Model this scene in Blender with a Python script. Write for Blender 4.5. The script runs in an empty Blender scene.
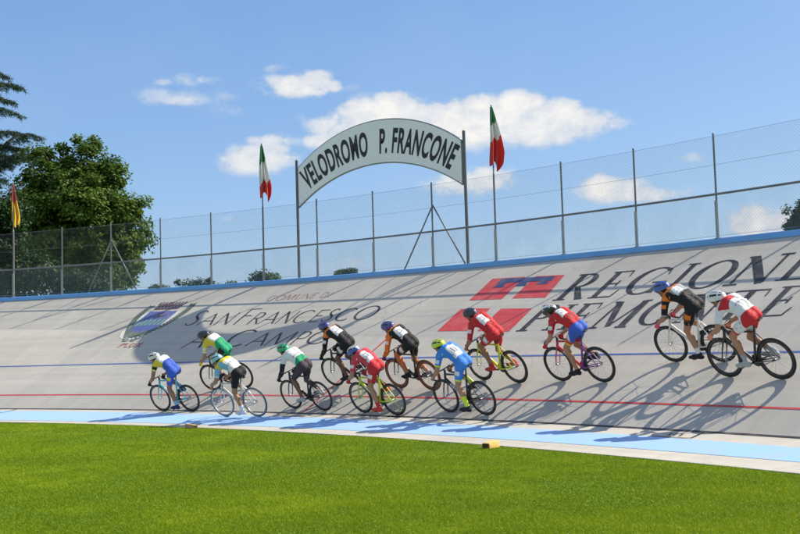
import bpy, bmesh, math, random
import numpy as np
from mathutils import Vector, Matrix

random.seed(7)
rng = np.random.default_rng(11)
PI = math.pi
scene = bpy.context.scene
COL = scene.collection

# ------------------------------------------------------------------ the place
F_PX = 1072.19            # focal length in pixels of an 800 px wide picture
PITCH, ROLL, CAM_H = 0.071406, -0.030395, 1.41083
CX, CY, RB = -30.2926, -9.22011, 42.6      # centre of the bend, radius of the black line
FLAT = 0.09505
S_RED, S_BLUE, S_TOP = 0.69089, 2.24631, 6.69
B0, B1, PHM = 0.509266, -0.00662936, math.radians(60)
POST0, DPOST, FENCE_H = 1.165813, 0.0418643, 2.2144
PH_MIN, PH_MAX = 0.30, 1.62
GROUND_Z = -0.19

def bank(ph):
    return B0 + B1 * (ph - PHM)

def S(ph, s, off=0.0):
    """point on the track: azimuth ph, distance s up the slope from the black line"""
    a = bank(ph) if s >= 0 else FLAT
    r = RB + s * math.cos(a) - off * math.sin(a)
    z = s * math.sin(a) + off * math.cos(a)
    return Vector((CX + r * math.cos(ph), CY + r * math.sin(ph), z))

def SU(U, s, off=0.0):
    return S(1.0 - U / 45.0, s, off)

def cam_axes():
    c, s = math.cos(PITCH), math.sin(PITCH)
    fw = Vector((0, c, s)); up0 = Vector((0, -s, c)); r0 = Vector((1, 0, 0))
    cr, sr = math.cos(ROLL), math.sin(ROLL)
    right = cr * r0 + sr * up0
    up = -sr * r0 + cr * up0
    return right, up, fw

RIGHT, UP, FWD = cam_axes()
CAMP = Vector((0, 0, CAM_H))

def at(u, v, depth):
    """the world point seen at a measured place of the photograph, at a chosen distance"""
    d = FWD + RIGHT * ((u - 400) / F_PX) - UP * ((v - 267) / F_PX)
    return CAMP + d * (depth / d.y)

# ------------------------------------------------------------------ materials
MATS = {}
def M(name, col, rough=0.6, var=0.12, scale=8.0, metal=0.0, coat=0.0, bump=0.0, sheen=0.0, detail=4.0):
    if name in MATS: return MATS[name]
    m = bpy.data.materials.new(name); m.use_nodes = True
    nt = m.node_tree; N = nt.nodes; L = nt.links
    b = N['Principled BSDF']
    b.inputs['Roughness'].default_value = rough
    b.inputs['Metallic'].default_value = metal
    if coat: b.inputs['Coat Weight'].default_value = coat; b.inputs['Coat Roughness'].default_value = 0.08
    if sheen: b.inputs['Sheen Weight'].default_value = sheen
    tc = N.new('ShaderNodeTexCoord'); no = N.new('ShaderNodeTexNoise')
    no.inputs['Scale'].default_value = scale; no.inputs['Detail'].default_value = detail
    L.new(tc.outputs['Object'], no.inputs['Vector'])
    mx = N.new('ShaderNodeMix'); mx.data_type = 'RGBA'
    mx.inputs['A'].default_value = (*[c * (1 - var) for c in col], 1)
    mx.inputs['B'].default_value = (*[min(1, c * (1 + var)) for c in col], 1)
    L.new(no.outputs['Fac'], mx.inputs['Factor'])
    L.new(mx.outputs['Result'], b.inputs['Base Color'])
    if bump:
        bp = N.new('ShaderNodeBump'); bp.inputs['Strength'].default_value = bump; bp.inputs['Distance'].default_value = 0.01
        L.new(no.outputs['Fac'], bp.inputs['Height']); L.new(bp.outputs['Normal'], b.inputs['Normal'])
    MATS[name] = m
    return m

def node(nt, kind, **kw):
    n = nt.nodes.new(kind)
    for k, v in kw.items():
        if k.startswith('i_'): n.inputs[int(k[2:]) if k[2:].isdigit() else k[2:].replace('_', ' ')].default_value = v
        else: setattr(n, k, v)
    return n

def concrete():
    m = bpy.data.materials.new('track_concrete'); m.use_nodes = True
    nt = m.node_tree; L = nt.links; b = nt.nodes['Principled BSDF']
    b.inputs['Roughness'].default_value = 0.85
    b.inputs['Specular IOR Level'].default_value = 0.25
    uv = node(nt, 'ShaderNodeUVMap')
    sep = node(nt, 'ShaderNodeSeparateXYZ'); L.new(uv.outputs[0], sep.inputs[0])
    # broad blotches
    n1 = node(nt, 'ShaderNodeTexNoise', i_Scale=0.35, i_Detail=6.0, i_Roughness=0.6); L.new(uv.outputs[0], n1.inputs['Vector'])
    # streaks running down the slope
    mp = node(nt, 'ShaderNodeMapping'); mp.inputs['Scale'].default_value = (3.0, 0.22, 1); L.new(uv.outputs[0], mp.inputs[0])
    n2 = node(nt, 'ShaderNodeTexNoise', i_Scale=1.0, i_Detail=5.0, i_Roughness=0.65); L.new(mp.outputs[0], n2.inputs['Vector'])
    # streaks along the riding direction (rubber)
    mp3 = node(nt, 'ShaderNodeMapping'); mp3.inputs['Scale'].default_value = (0.10, 5.0, 1); L.new(uv.outputs[0], mp3.inputs[0])
    n3 = node(nt, 'ShaderNodeTexNoise', i_Scale=1.0, i_Detail=4.0); L.new(mp3.outputs[0], n3.inputs['Vector'])
    n4 = node(nt, 'ShaderNodeTexNoise', i_Scale=60.0, i_Detail=3.0); L.new(uv.outputs[0], n4.inputs['Vector'])
    # casting bays: brick pattern gives each bay its own tone and a thin joint
    br = node(nt, 'ShaderNodeTexBrick', offset=0.5, i_Scale=1.0)
    br.inputs['Color1'].default_value = (0.40, 0.40, 0.40, 1); br.inputs['Color2'].default_value = (0.62, 0.62, 0.62, 1)
    br.inputs['Mortar'].default_value = (0.30, 0.30, 0.30, 1)
    br.inputs['Mortar Size'].default_value = 0.012; br.inputs['Brick Width'].default_value = 4.3; br.inputs['Row Height'].default_value = 2.24
    br.inputs['Mortar Smooth'].default_value = 0.6
    L.new(uv.outputs[0], br.inputs['Vector'])
    def mul(a, k, c):
        x = node(nt, 'ShaderNodeMath', operation='MULTIPLY_ADD'); L.new(a, x.inputs[0]); x.inputs[1].default_value = k
        if isinstance(c, float): x.inputs[2].default_value = c
        else: L.new(c, x.inputs[2])
        return x.outputs[0]
    v = mul(n1.outputs['Fac'], 0.40, -0.02)
    v = mul(n2.outputs['Fac'], 0.30, v)
    v = mul(n3.outputs['Fac'], 0.26, v)
    v = mul(n4.outputs['Fac'], 0.20, v)
    bb = node(nt, 'ShaderNodeRGBToBW'); L.new(br.outputs['Color'], bb.inputs[0])
    v = mul(bb.outputs[0], 0.42, v)
    # hairline cracks, only where an old patchy mask lets them show, plus cement repairs and tyre rubber near the lines
    wv = node(nt, 'ShaderNodeTexNoise', i_Scale=1.6, i_Detail=4.0); L.new(uv.outputs[0], wv.inputs['Vector'])
    wa = node(nt, 'ShaderNodeVectorMath', operation='MULTIPLY_ADD'); L.new(wv.outputs['Color'], wa.inputs[0]); wa.inputs[1].default_value = (.8, .8, 0); L.new(uv.outputs[0], wa.inputs[2])
    vo = node(nt, 'ShaderNodeTexVoronoi', feature='DISTANCE_TO_EDGE', i_Scale=0.55); L.new(wa.outputs[0], vo.inputs['Vector'])
    ck = node(nt, 'ShaderNodeMapRange', i_1=0.0, i_2=0.011, i_3=1.0, i_4=0.0); L.new(vo.outputs['Distance'], ck.inputs[0])
    cm = node(nt, 'ShaderNodeMapRange', i_1=0.50, i_2=0.60, i_3=0.0, i_4=1.0); L.new(n1.outputs['Fac'], cm.inputs[0])
    cx = node(nt, 'ShaderNodeMath', operation='MULTIPLY'); L.new(ck.outputs[0], cx.inputs[0]); L.new(cm.outputs[0], cx.inputs[1])
    v = mul(cx.outputs[0], -0.22, v)
    rb = node(nt, 'ShaderNodeMath', operation='SUBTRACT', i_1=0.45); L.new(sep.outputs[1], rb.inputs[0])
    rb2 = node(nt, 'ShaderNodeMath', operation='ABSOLUTE'); L.new(rb.outputs[0], rb2.inputs[0])
    rb3 = node(nt, 'ShaderNodeMapRange', interpolation_type='SMOOTHSTEP', i_1=0.1, i_2=0.9, i_3=-0.10, i_4=0.0); L.new(rb2.outputs[0], rb3.inputs[0])
    rb4 = node(nt, 'ShaderNodeMath', operation='MULTIPLY'); L.new(rb3.outputs[0], rb4.inputs[0]); L.new(n3.outputs['Fac'], rb4.inputs[1])
    v = mul(rb4.outputs[0], 1.6, v)
    b2 = node(nt, 'ShaderNodeTexBrick', offset=0.37, i_Scale=1.0); b2.inputs['Color1'].default_value = (0, 0, 0, 1); b2.inputs['Color2'].default_value = (1, 1, 1, 1); b2.inputs['Mortar'].default_value = (0, 0, 0, 1)
    b2.inputs['Bias'].default_value = -0.86; b2.inputs['Mortar Size'].default_value = 0.0; b2.inputs['Brick Width'].default_value = 2.9; b2.inputs['Row Height'].default_value = 1.31; L.new(wa.outputs[0], b2.inputs['Vector'])
    bw2 = node(nt, 'ShaderNodeRGBToBW'); L.new(b2.outputs['Color'], bw2.inputs[0])
    v = mul(bw2.outputs[0], 0.13, v)
    cr = node(nt, 'ShaderNodeValToRGB')
    e = cr.color_ramp.elements
    e[0].position = 0.50; e[0].color = (0.32, 0.304, 0.272, 1)
    e[1].position = 1.0; e[1].color = (0.565, 0.53, 0.462, 1)
    L.new(v, cr.inputs[0]); L.new(cr.outputs[0], b.inputs['Base Color'])
    bp = node(nt, 'ShaderNodeBump', i_Strength=0.15, i_Distance=0.004); L.new(n4.outputs['Fac'], bp.inputs['Height']); L.new(bp.outputs[0], b.inputs['Normal'])
    return m

def road_paint(name, col, wear=0.25, under=(0.45, 0.43, 0.39), scale=3.0, rough=0.6, base=0.04):
    m = bpy.data.materials.new(name); m.use_nodes = True
    nt = m.node_tree; L = nt.links; b = nt.nodes['Principled BSDF']; b.inputs['Roughness'].default_value = rough
    b.inputs['Specular IOR Level'].default_value = 0.3
    g = node(nt, 'ShaderNodeNewGeometry')
    n1 = node(nt, 'ShaderNodeTexNoise', i_Scale=scale, i_Detail=8.0, i_Roughness=0.7); L.new(g.outputs['Position'], n1.inputs['Vector'])
    n2 = node(nt, 'ShaderNodeTexNoise', i_Scale=scale * 14, i_Detail=4.0, i_Roughness=0.7); L.new(g.outputs['Position'], n2.inputs['Vector'])
    a = node(nt, 'ShaderNodeMath', operation='MULTIPLY_ADD', i_1=0.45); L.new(n2.outputs['Fac'], a.inputs[0]); L.new(n1.outputs['Fac'], a.inputs[2])
    r = node(nt, 'ShaderNodeMapRange', i_1=0.70, i_2=1.0, i_3=base, i_4=wear); L.new(a.outputs[0], r.inputs[0])
    mx = node(nt, 'ShaderNodeMix', data_type='RGBA')
    mx.inputs['A'].default_value = (*col, 1); mx.inputs['B'].default_value = (*under, 1)
    L.new(r.outputs[0], mx.inputs['Factor']); L.new(mx.outputs['Result'], b.inputs['Base Color'])
    return m

def attr_leaf(name, c0, c1, trans=0.35, rough=0.5):
    m = bpy.data.materials.new(name); m.use_nodes = True
    nt = m.node_tree; L = nt.links; N = nt.nodes
    b = N['Principled BSDF']; b.inputs['Roughness'].default_value = rough
    b.inputs['Specular IOR Level'].default_value = 0.15
    at_ = node(nt, 'ShaderNodeAttribute', attribute_name='tint')
    mx = node(nt, 'ShaderNodeMix', data_type='RGBA')
    mx.inputs['A'].default_value = (*c0, 1); mx.inputs['B'].default_value = (*c1, 1)
    L.new(at_.outputs['Fac'], mx.inputs['Factor']); L.new(mx.outputs['Result'], b.inputs['Base Color'])
    t = node(nt, 'ShaderNodeBsdfTranslucent'); L.new(mx.outputs['Result'], t.inputs['Color'])
    sh = node(nt, 'ShaderNodeMixShader', i_0=trans); L.new(b.outputs[0], sh.inputs[1]); L.new(t.outputs[0], sh.inputs[2])
    L.new(sh.outputs[0], N['Material Output'].inputs['Surface'])
    return m

# ------------------------------------------------------------------ object helpers
def link(name, me, mats=None, parent=None, smooth=False):
    o = bpy.data.objects.new(name, me); COL.objects.link(o)
    if mats is not None:
        for mm in (mats if isinstance(mats, (list, tuple)) else [mats]): me.materials.append(mm)
    if parent is not None: o.parent = parent
    if smooth: me.polygons.foreach_set('use_smooth', [True] * len(me.polygons))
    return o

def tag(o, label=None, cat=None, group=None, kind=None):
    if label: o['label'] = label
    if cat: o['category'] = cat
    if group: o['group'] = group
    if kind: o['kind'] = kind
    return o

def empty(name, loc, label, cat, group=None):
    o = bpy.data.objects.new(name, None); COL.objects.link(o); o.location = loc; o.empty_display_size = 0.2
    return tag(o, label, cat, group)

class MB:
    """collects simple shapes into one mesh"""
    def __init__(s): s.v = []; s.f = []; s.m = []
    def add(s, vs, fs, mi=0):
        b = len(s.v); s.v += [tuple(v) for v in vs]; s.f += [tuple(i + b for i in f) for f in fs]; s.m += [mi] * len(fs)
    def path(s, pts, rad, n=8, mi=0, cap=True, closed=False):
        pts = [Vector(p) for p in pts]; k = len(pts)
        rads = rad if isinstance(rad, (list, tuple)) else [rad] * k
        vs = []; ref = None
        for i, p in enumerate(pts):
            if closed: t = pts[(i + 1) % k] - pts[i - 1]
            else: t = pts[min(i + 1, k - 1)] - pts[max(i - 1, 0)]
            t = t.normalized()
            if ref is None:
                ref = Vector((0, 0, 1)) if abs(t.z) < 0.9 else Vector((1, 0, 0))
            x = (ref - t * ref.dot(t)).normalized(); y = t.cross(x); ref = x
            for j in range(n):
                a = 2 * PI * j / n
                vs.append(p + (x * math.cos(a) + y * math.sin(a)) * rads[i])
        fs = []
        for i in range(k if closed else k - 1):
            for j in range(n):
                a = i * n + j; b = i * n + (j + 1) % n; c = ((i + 1) % k) * n
                fs.append((a, b, c + (j + 1) % n, c + j))
        if cap and not closed:
            fs.append(tuple(range(n - 1, -1, -1))); fs.append(tuple(range((k - 1) * n, k * n)))
        s.add(vs, fs, mi)
    def box(s, c, size, mi=0, rot=None):
        x, y, z = [d / 2 for d in size]
        vs = [Vector((sx * x, sy * y, sz * z)) for sx in (-1, 1) for sy in (-1, 1) for sz in (-1, 1)]
        if rot is not None: vs = [rot @ v for v in vs]
        c = Vector(c)
        s.add([v + c for v in vs], [(0, 1, 3, 2), (4, 6, 7, 5), (0, 4, 5, 1), (2, 3, 7, 6), (0, 2, 6, 4), (1, 5, 7, 3)], mi)
    def torus(s, c, R, r, axis='y', n=48, k=8, ry=None, mi=0):
        ry = ry or r; c = Vector(c); vs = []; fs = []
        for i in range(n):
            a = 2 * PI * i / n
            for j in range(k):
                b = 2 * PI * j / k
                rr = R + r * math.cos(b); w = ry * math.sin(b)
                vs.append(c + Vector((rr * math.cos(a), w, rr * math.sin(a))))
        for i in range(n):
            for j in range(k):
                fs.append((i * k + j, i * k + (j + 1) % k, ((i + 1) % n) * k + (j + 1) % k, ((i + 1) % n) * k + j))
        s.add(vs, fs, mi)
    def cyl(s, a, b, r, n=12, mi=0): s.path([a, b], r, n, mi)
    def mesh(s, name):
        me = bpy.data.meshes.new(name); me.from_pydata(s.v, [], s.f)
        me.polygons.foreach_set('material_index', s.m); me.update(); return me
    def build(s, name, mats, parent=None, smooth=False):
        return link(name, s.mesh(name), mats, parent, smooth)

def smooth_by_angle(o, deg=40):
    me = o.data
    me.polygons.foreach_set('use_smooth', [True] * len(me.polygons))
    bm = bmesh.new(); bm.from_mesh(me)
    for e in bm.edges:
        if len(e.link_faces) == 2 and e.calc_face_angle(0) > math.radians(deg): e.smooth = False
    bm.to_mesh(me); bm.free()

# ------------------------------------------------------------------ ground and grass
def infield():
    m = bpy.data.materials.new('lawn_soil'); m.use_nodes = True
    nt = m.node_tree; L = nt.links; b = nt.nodes['Principled BSDF']; b.inputs['Roughness'].default_value = 0.9
    b.inputs['Specular IOR Level'].default_value = 0.1
    g = node(nt, 'ShaderNodeNewGeometry')
    n1 = node(nt, 'ShaderNodeTexNoise', i_Scale=0.5, i_Detail=6.0); L.new(g.outputs['Position'], n1.inputs['Vector'])
    n2 = node(nt, 'ShaderNodeTexNoise', i_Scale=25.0, i_Detail=5.0, i_Roughness=0.7); L.new(g.outputs['Position'], n2.inputs['Vector'])
    a = node(nt, 'ShaderNodeMath', operation='MULTIPLY_ADD', i_1=0.6); L.new(n2.outputs['Fac'], a.inputs[0]); L.new(n1.outputs['Fac'], a.inputs[2])
    cr = node(nt, 'ShaderNodeValToRGB'); e = cr.color_ramp.elements
    e[0].position = 0.55; e[0].color = (0.080, 0.145, 0.006, 1)
    e[1].position = 1.05; e[1].color = (0.16, 0.235, 0.014, 1)
    L.new(a.outputs[0], cr.inputs[0]); L.new(cr.outputs[0], b.inputs['Base Color'])
    # one sheet to the horizon, fine near the camera so that it can undulate a little
    mb = MB(); R = 2500
    mb.add([(-R, -R, GROUND_Z), (R, -R, GROUND_Z), (R, R, GROUND_Z), (-R, R, GROUND_Z)], [(0, 1, 2, 3)])
    tag(mb.build('ground', m), 'level grass ground of the infield and the land round the velodrome', 'ground', kind='structure')

def vnoise(x, y, sc, seed):
    r = np.random.default_rng(seed); T = r.random((64, 64))
    u = x * sc; v = y * sc
    i = np.floor(u).astype(int); j = np.floor(v).astype(int); fu = u - i; fv = v - j
    fu = fu * fu * (3 - 2 * fu); fv = fv * fv * (3 - 2 * fv)
    a = T[i % 64, j % 64]; b = T[(i + 1) % 64, j % 64]; c = T[i % 64, (j + 1) % 64]; d = T[(i + 1) % 64, (j + 1) % 64]
    return (a * (1 - fu) + b * fu) * (1 - fv) + (c * (1 - fu) + d * fu) * fv

def set_mesh(name, V, Fq, tint=None):
    me = bpy.data.meshes.new(name); n = len(V); k = Fq.shape[1]
    me.vertices.add(n); me.vertices.foreach_set('co', V.astype(np.float32).ravel())
    me.loops.add(Fq.size); me.loops.foreach_set('vertex_index', Fq.astype(np.int32).ravel())
    me.polygons.add(len(Fq)); me.polygons.foreach_set('loop_start', np.arange(0, Fq.size, k, dtype=np.int32))
    me.update(calc_edges=True)
    if tint is not None:
        a = me.attributes.new('tint', 'FLOAT', 'FACE'); a.data.foreach_set('value', tint.astype(np.float32))
    return me

def grass():
    n = 2300000
    # candidates in a wide area in front of the camera, denser near
    d = 6.2 * np.exp(rng.random(n) * math.log(34 / 6.2))
    az = (rng.random(n) - 0.5) * 1.0
    x = d * np.sin(az); y = d * np.cos(az)
    r = np.hypot(x - CX, y - CY)
    edge = RB - 1.84 + 0.05 * (vnoise(x, y, 3.0, 5) - 0.5)
    keep = (r < edge)
    patch = 0.55 * vnoise(x, y, 0.55, 1) + 0.3 * vnoise(x, y, 1.9, 2) + 0.15 * vnoise(x, y, 6.0, 3)
    keep &= rng.random(n) < 0.42 + 0.7 * patch
    x, y, d, patch = x[keep], y[keep], d[keep], patch[keep]; n = len(x)
    h = (0.008 + 0.015 * rng.random(n) ** 1.5) * (0.55 + 0.9 * patch) * (1 + 0.010 * d)
    w = 0.0024 * (1 + 0.06 * d) * (0.7 + 0.6 * rng.random(n))
    th = rng.random(n) * 2 * PI; ln = rng.random(n) * 2.0; la = rng.random(n) * 2 * PI
    base = np.stack([x, y, np.full(n, GROUND_Z)], 1)
    side = np.stack([np.cos(th), np.sin(th), np.zeros(n)], 1) * w[:, None]
    tip = np.stack([np.cos(la) * ln * h, np.sin(la) * ln * h, h], 1)
    V = np.empty((n, 3, 3)); V[:, 0] = base - side; V[:, 1] = base + side; V[:, 2] = base + tip
    straw = (rng.random(n) < 0.02 + 0.10 * np.clip(vnoise(x, y, 0.8, 8) - .55, 0, 1)).astype(float)
    dry = np.clip((vnoise(x, y, 0.9, 21) * .6 + vnoise(x, y, 2.7, 22) * .4 - .62) * 4, 0, 1)
    tint = np.clip(-0.08 + 0.95 * patch + .35 * dry + 0.5 * (rng.random(n) - 0.5), 0, 1)
    tint = np.where(straw > 0, 1.35, tint)
    me = set_mesh('grass', V.reshape(-1, 3), np.arange(3 * n).reshape(-1, 3), tint)
    o = link('grass', me, attr_leaf('grass_blade', (0.102, 0.196, 0.005), (0.335, 0.43, 0.015), 0.35, 0.6))
    # clover heads and a few taller weeds
    k = 6500; dd = 7.5 * np.exp(rng.random(k) * math.log(24 / 7.5)); aa = (rng.random(k) - .5) * .95; X = dd * np.sin(aa); Y = dd * np.cos(aa)
    m = (np.hypot(X - CX, Y - CY) < RB - 1.9) & (rng.random(k) < 0.15 + 1.2 * np.clip(vnoise(X, Y, 0.45, 12) - .35, 0, 1)); X, Y = X[m], Y[m]; k = len(X)
    C = np.stack([X, Y, GROUND_Z + 0.014 + 0.012 * rng.random(k)], 1); r = (0.0022 + 0.0030 * rng.random(k))[:, None]
    oct_ = np.array([(1, 0, 0), (-1, 0, 0), (0, 1, 0), (0, -1, 0), (0, 0, 1), (0, 0, -1)]); VV = (C[:, None] + oct_ * r[:, None]).reshape(-1, 3)
    tri = np.array([(0, 2, 4), (2, 1, 4), (1, 3, 4), (3, 0, 4), (2, 0, 5), (1, 2, 5), (3, 1, 5), (0, 3, 5)]); FF = (np.arange(k)[:, None, None] * 6 + tri).reshape(-1, 3)
    q = link('clover_heads', set_mesh('clover_heads', VV, FF), M('clover_white', (.46, .52, .22), .8, .2, 40)); tag(q, 'tiny pale clover heads dotted through the mown grass', 'clover', kind='stuff')
    tag(o, 'short bright green mown grass of the infield in front of the track', 'grass', kind='stuff')

# ------------------------------------------------------------------ the track
def ribbon(s0, s1, off, ph0=PH_MIN, ph1=PH_MAX, dph=0.0045, cuts=1):
    """a sheet lying on the track between the offsets s0 and s1 (numbers or functions of ph)"""
    f0 = s0 if callable(s0) else (lambda ph: s0); f1 = s1 if callable(s1) else (lambda ph: s1)
    k = max(2, int((ph1 - ph0) / dph)); V = []; Fq = []
    for i in range(k + 1):
        ph = ph0 + (ph1 - ph0) * i / k
        for j in range(cuts + 1):
            V.append(S(ph, f0(ph) + (f1(ph) - f0(ph)) * j / cuts, off))
    w = cuts + 1
    for i in range(k):
        for j in range(cuts): Fq.append((i * w + j, i * w + j + 1, (i + 1) * w + j + 1, (i + 1) * w + j))
    return V, Fq

def track():
    knots = [-1.85, -1.2, -0.6, 0.0] + [S_TOP * i / 8 for i in range(1, 9)]
    k = 340; V = []; Fc = []; UVs = []
    prof = ['skirt'] + knots
    w = len(knots) + 4
    for i in range(k + 1):
        ph = PH_MIN + (PH_MAX - PH_MIN) * i / k
        row = []
        p = S(ph, -1.85); row.append((Vector((p.x, p.y, GROUND_Z - 0.2)), -2.1))
        for s in knots: row.append((S(ph, s), s))
        e = Vector((math.cos(ph), math.sin(ph), 0))
        q = S(ph, S_TOP) + e * 0.30; row.append((q, S_TOP + 0.3))
        row.append((q + e * 2.2 + Vector((0, 0, -0.05)), S_TOP + 2.5)); q = q + e * 7.0
        row.append((Vector((q.x, q.y, GROUND_Z - 0.2)), S_TOP + 8))
        for p, s in row: V.append(p); UVs.append(((1 - ph) * 46, s))
    for i in range(k):
        for j in range(w - 1): Fc.append((i * w + j, (i + 1) * w + j, (i + 1) * w + j + 1, i * w + j + 1))
    me = bpy.data.meshes.new('velodrome_track'); me.from_pydata(V, [], Fc)
    uv = me.uv_layers.new(name='UVMap')
    for l in me.loops: uv.data[l.index].uv = UVs[l.vertex_index]
    me.update()
    T = link('velodrome_track', me, concrete())
    tag(T, 'banked pale concrete cycling track curving round the bend', 'track', kind='structure')
    def sheet(name, s0, s1, off, mat, **kw):
        V, Fq = ribbon(s0, s1, off, **kw); mb = MB(); mb.add(V, Fq); return mb.build(name, mat, T)
    black = road_paint('black_paint', (0.014, 0.015, 0.021), 0.32)
    red = road_paint('red_line_paint', (0.52, 0.035, 0.04), 0.25)
    blue = road_paint('blue_line_paint', (0.055, 0.12, 0.36), 0.30)
    sky = road_paint('light_blue_paint', (0.27, 0.49, 0.82), 0.62, scale=1.1, base=0.10)
    o = sheet('blue_band', lambda p: -1.475 - 0.6 * (p - 0.8), lambda p: -0.33 + 0.55 * (p - 1.0), 0.004, sky, cuts=3)
    o['label'] = 'light blue painted band along the inner edge'
    sheet('black_line', -0.035, 0.035, 0.004, black)['label'] = 'thin black measuring line'
    sheet('red_line', S_RED - 0.025, S_RED + 0.025, 0.004, red)['label'] = 'red sprinters line'
    sheet('blue_line', S_BLUE - 0.028, S_BLUE + 0.028, 0.004, blue)['label'] = 'blue stayers line'
    def strip(name, pts, wd, mat, off=0.006, closed=False):
        """a painted stroke through points (U, s)"""
        mb = MB(); stroke(mb, pts, wd, off, closed); return mb.build(name, mat, T)
    strip('cross_line', [(6.78, 0.05 + i * 0.3) for i in range(12)], 0.045, red, 0.008)['label'] = 'red line painted across the track up the slope'
    sensor = strip('distance_mark', [(17.02, -0.03), (17.03, -0.12), (17.10, -0.33), (17.14, -0.47), (17.0, -0.5), (16.7, -0.50), (16.4, -0.5)], 0.035, black, 0.010)
    mb = MB()
    for du in (0, 0.10, 0.22): stroke(mb, [(16.55 + du, -0.2), (16.62 + du, -0.38)], 0.03, 0.0105 + du * 0.004)
    mb.build('distance_mark', black, T)
    mb = MB(); stroke(mb, [(-3.50, -0.03), (-3.44, -0.30), (-3.40, -0.55), (-3.75, -0.58)], 0.04, 0.010)
    mb.build('distance_mark', black, T)
    letters(T, black, red)
    # kerb along the top edge
    kb = M('blue_kerb_paint', (0.14, 0.36, 0.70), 0.5, 0.22, 1.5)
    mb = MB(); k = 300
    for i in range(k + 1):
        ph = PH_MIN + (PH_MAX - PH_MIN) * i / k; e = Vector((math.cos(ph), math.sin(ph), 0)); b = S(ph, S_TOP, 0.003)
        for dr, dz in ((-0.035, -0.012), (-0.015, 0.10), (0.005, 0.115), (0.155, 0.115), (0.165, 0.10), (0.165, 0.003)):
            mb.v.append(tuple(b + e * dr + Vector((0, 0, dz))))
    for i in range(k):
        for j in range(5): mb.f.append((i * 6 + j, (i + 1) * 6 + j, (i + 1) * 6 + j + 1, i * 6 + j + 1)); mb.m.append(0)
    o = mb.build('top_kerb', kb, T); smooth_by_angle(o)
    return T

def stroke(mb, pts, wd, off=0.006, closed=False, step=0.12):
    """paint a line of varying width: pts are (U, s) or (U, s, width)"""
    P = [(p[0] * 1.0, p[1], p[2] if len(p) > 2 else wd) for p in pts]
    Q = []
    for a, b in zip(P, P[1:] + ([P[0]] if closed else [])):
        n = max(1, int(math.hypot(b[0] - a[0], b[1] - a[1]) / step))
        for i in range(n): Q.append(tuple(a[j] + (b[j] - a[j]) * i / n for j in range(3)))
    if not closed: Q.append(P[-1])
    k = len(Q); V = []
    for i, (u, s, w) in enumerate(Q):
        if closed: a, b = Q[i - 1], Q[(i + 1) % k]
        else: a, b = Q[max(0, i - 1)], Q[min(k - 1, i + 1)]
        tx, ty = b[0] - a[0], b[1] - a[1]; l = math.hypot(tx, ty) or 1
        nx, ny = -ty / l * w / 2, tx / l * w / 2
        V += [SU(u + nx, s + ny, off), SU(u - nx, s - ny, off)]
    Fq = []
    for i in range(k if closed else k - 1):
        j = (i + 1) % k; Fq.append((2 * i, 2 * i + 1, 2 * j + 1, 2 * j))
    mb.add(V, Fq)

def arc(cx, cy, rx, ry, a0, a1, thick, thin, n=26):
    o = []
    for i in range(n + 1):
        a = math.radians(a0 + (a1 - a0) * i / n)
        w = thin + (thick - thin) * abs(math.cos(a)) ** 1.6
        o.append((cx + rx * math.cos(a), cy + ry * math.sin(a), w))
    return o

K, H = 0.155, 0.05      # thick and thin strokes of the roman capitals
def roman(ch):
    st = lambda x: [(x, 0.02, K), (x, 0.98, K)]
    sf = lambda a, b, y: [(a, y, H), (b, y, H)]
    top, bot = 0.975, 0.025
    if ch == 'I': return [st(.5), sf(.1, .9, bot), sf(.1, .9, top)]
    if ch == 'E': return [st(.24), sf(.02, .80, top), sf(.02, .9, bot), sf(.24, .66, .52), [(.80, .98, H), (.85, .76, .03)], [(.90, .02, H), (.99, .27, .03)], [(.66, .62, H), (.66, .42, H)]]
    if ch == 'G': return [arc(.50, .5, .43, .475, 48, 322, K, H, 34), [(.83, .05, .12), (.83, .42, .12)], sf(.62, 1.0, .43), [(.78, .93, H), (.86, .70, .03)]]
    if ch == 'O': return [arc(.5, .5, .43, .475, 0, 360, K, H, 44)]
    if ch == 'N': return [[(.17, .02, H * 1.2), (.17, .98, H * 1.2)], [(.86, .02, H * 1.2), (.86, .98, H * 1.2)], [(.14, .97, K * 1.1), (.84, .03, K * 1.1)], sf(.0, .2, top), sf(.02, .34, bot), sf(.70, 1.0, top)]
    if ch == 'R': return [st(.22), sf(.02, .42, bot), sf(.02, .45, top), sf(.25, .45, .49), arc(.42, .735, .30, .238, 88, -88, K, H, 20), [(.42, .48, K * .8), (.86, .03, K)], sf(.74, 1.0, bot)]
    if ch == 'P': return [st(.25), sf(.04, .5, bot), sf(.04, .48, top), sf(.28, .5, .47), arc(.47, .72, .34, .25, 88, -88, K, H, 20)]
    if ch == 'M': return [[(.13, .02, H * 1.2), (.19, .98, H * 1.2)], [(.19, .97, K), (.50, .06, K * .8)], [(.50, .06, H), (.80, .97, H)], [(.83, .02, K), (.81, .98, K)], sf(.02, .26, bot), sf(.70, .97, bot), sf(.06, .2, top), sf(.80, .95, top)]
    if ch == 'T': return [st(.5), sf(.3, .7, bot), sf(.04, .96, top), [(.05, .98, H), (.02, .74, .03)], [(.95, .98, H), (.98, .74, .03)]]
    return []

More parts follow.
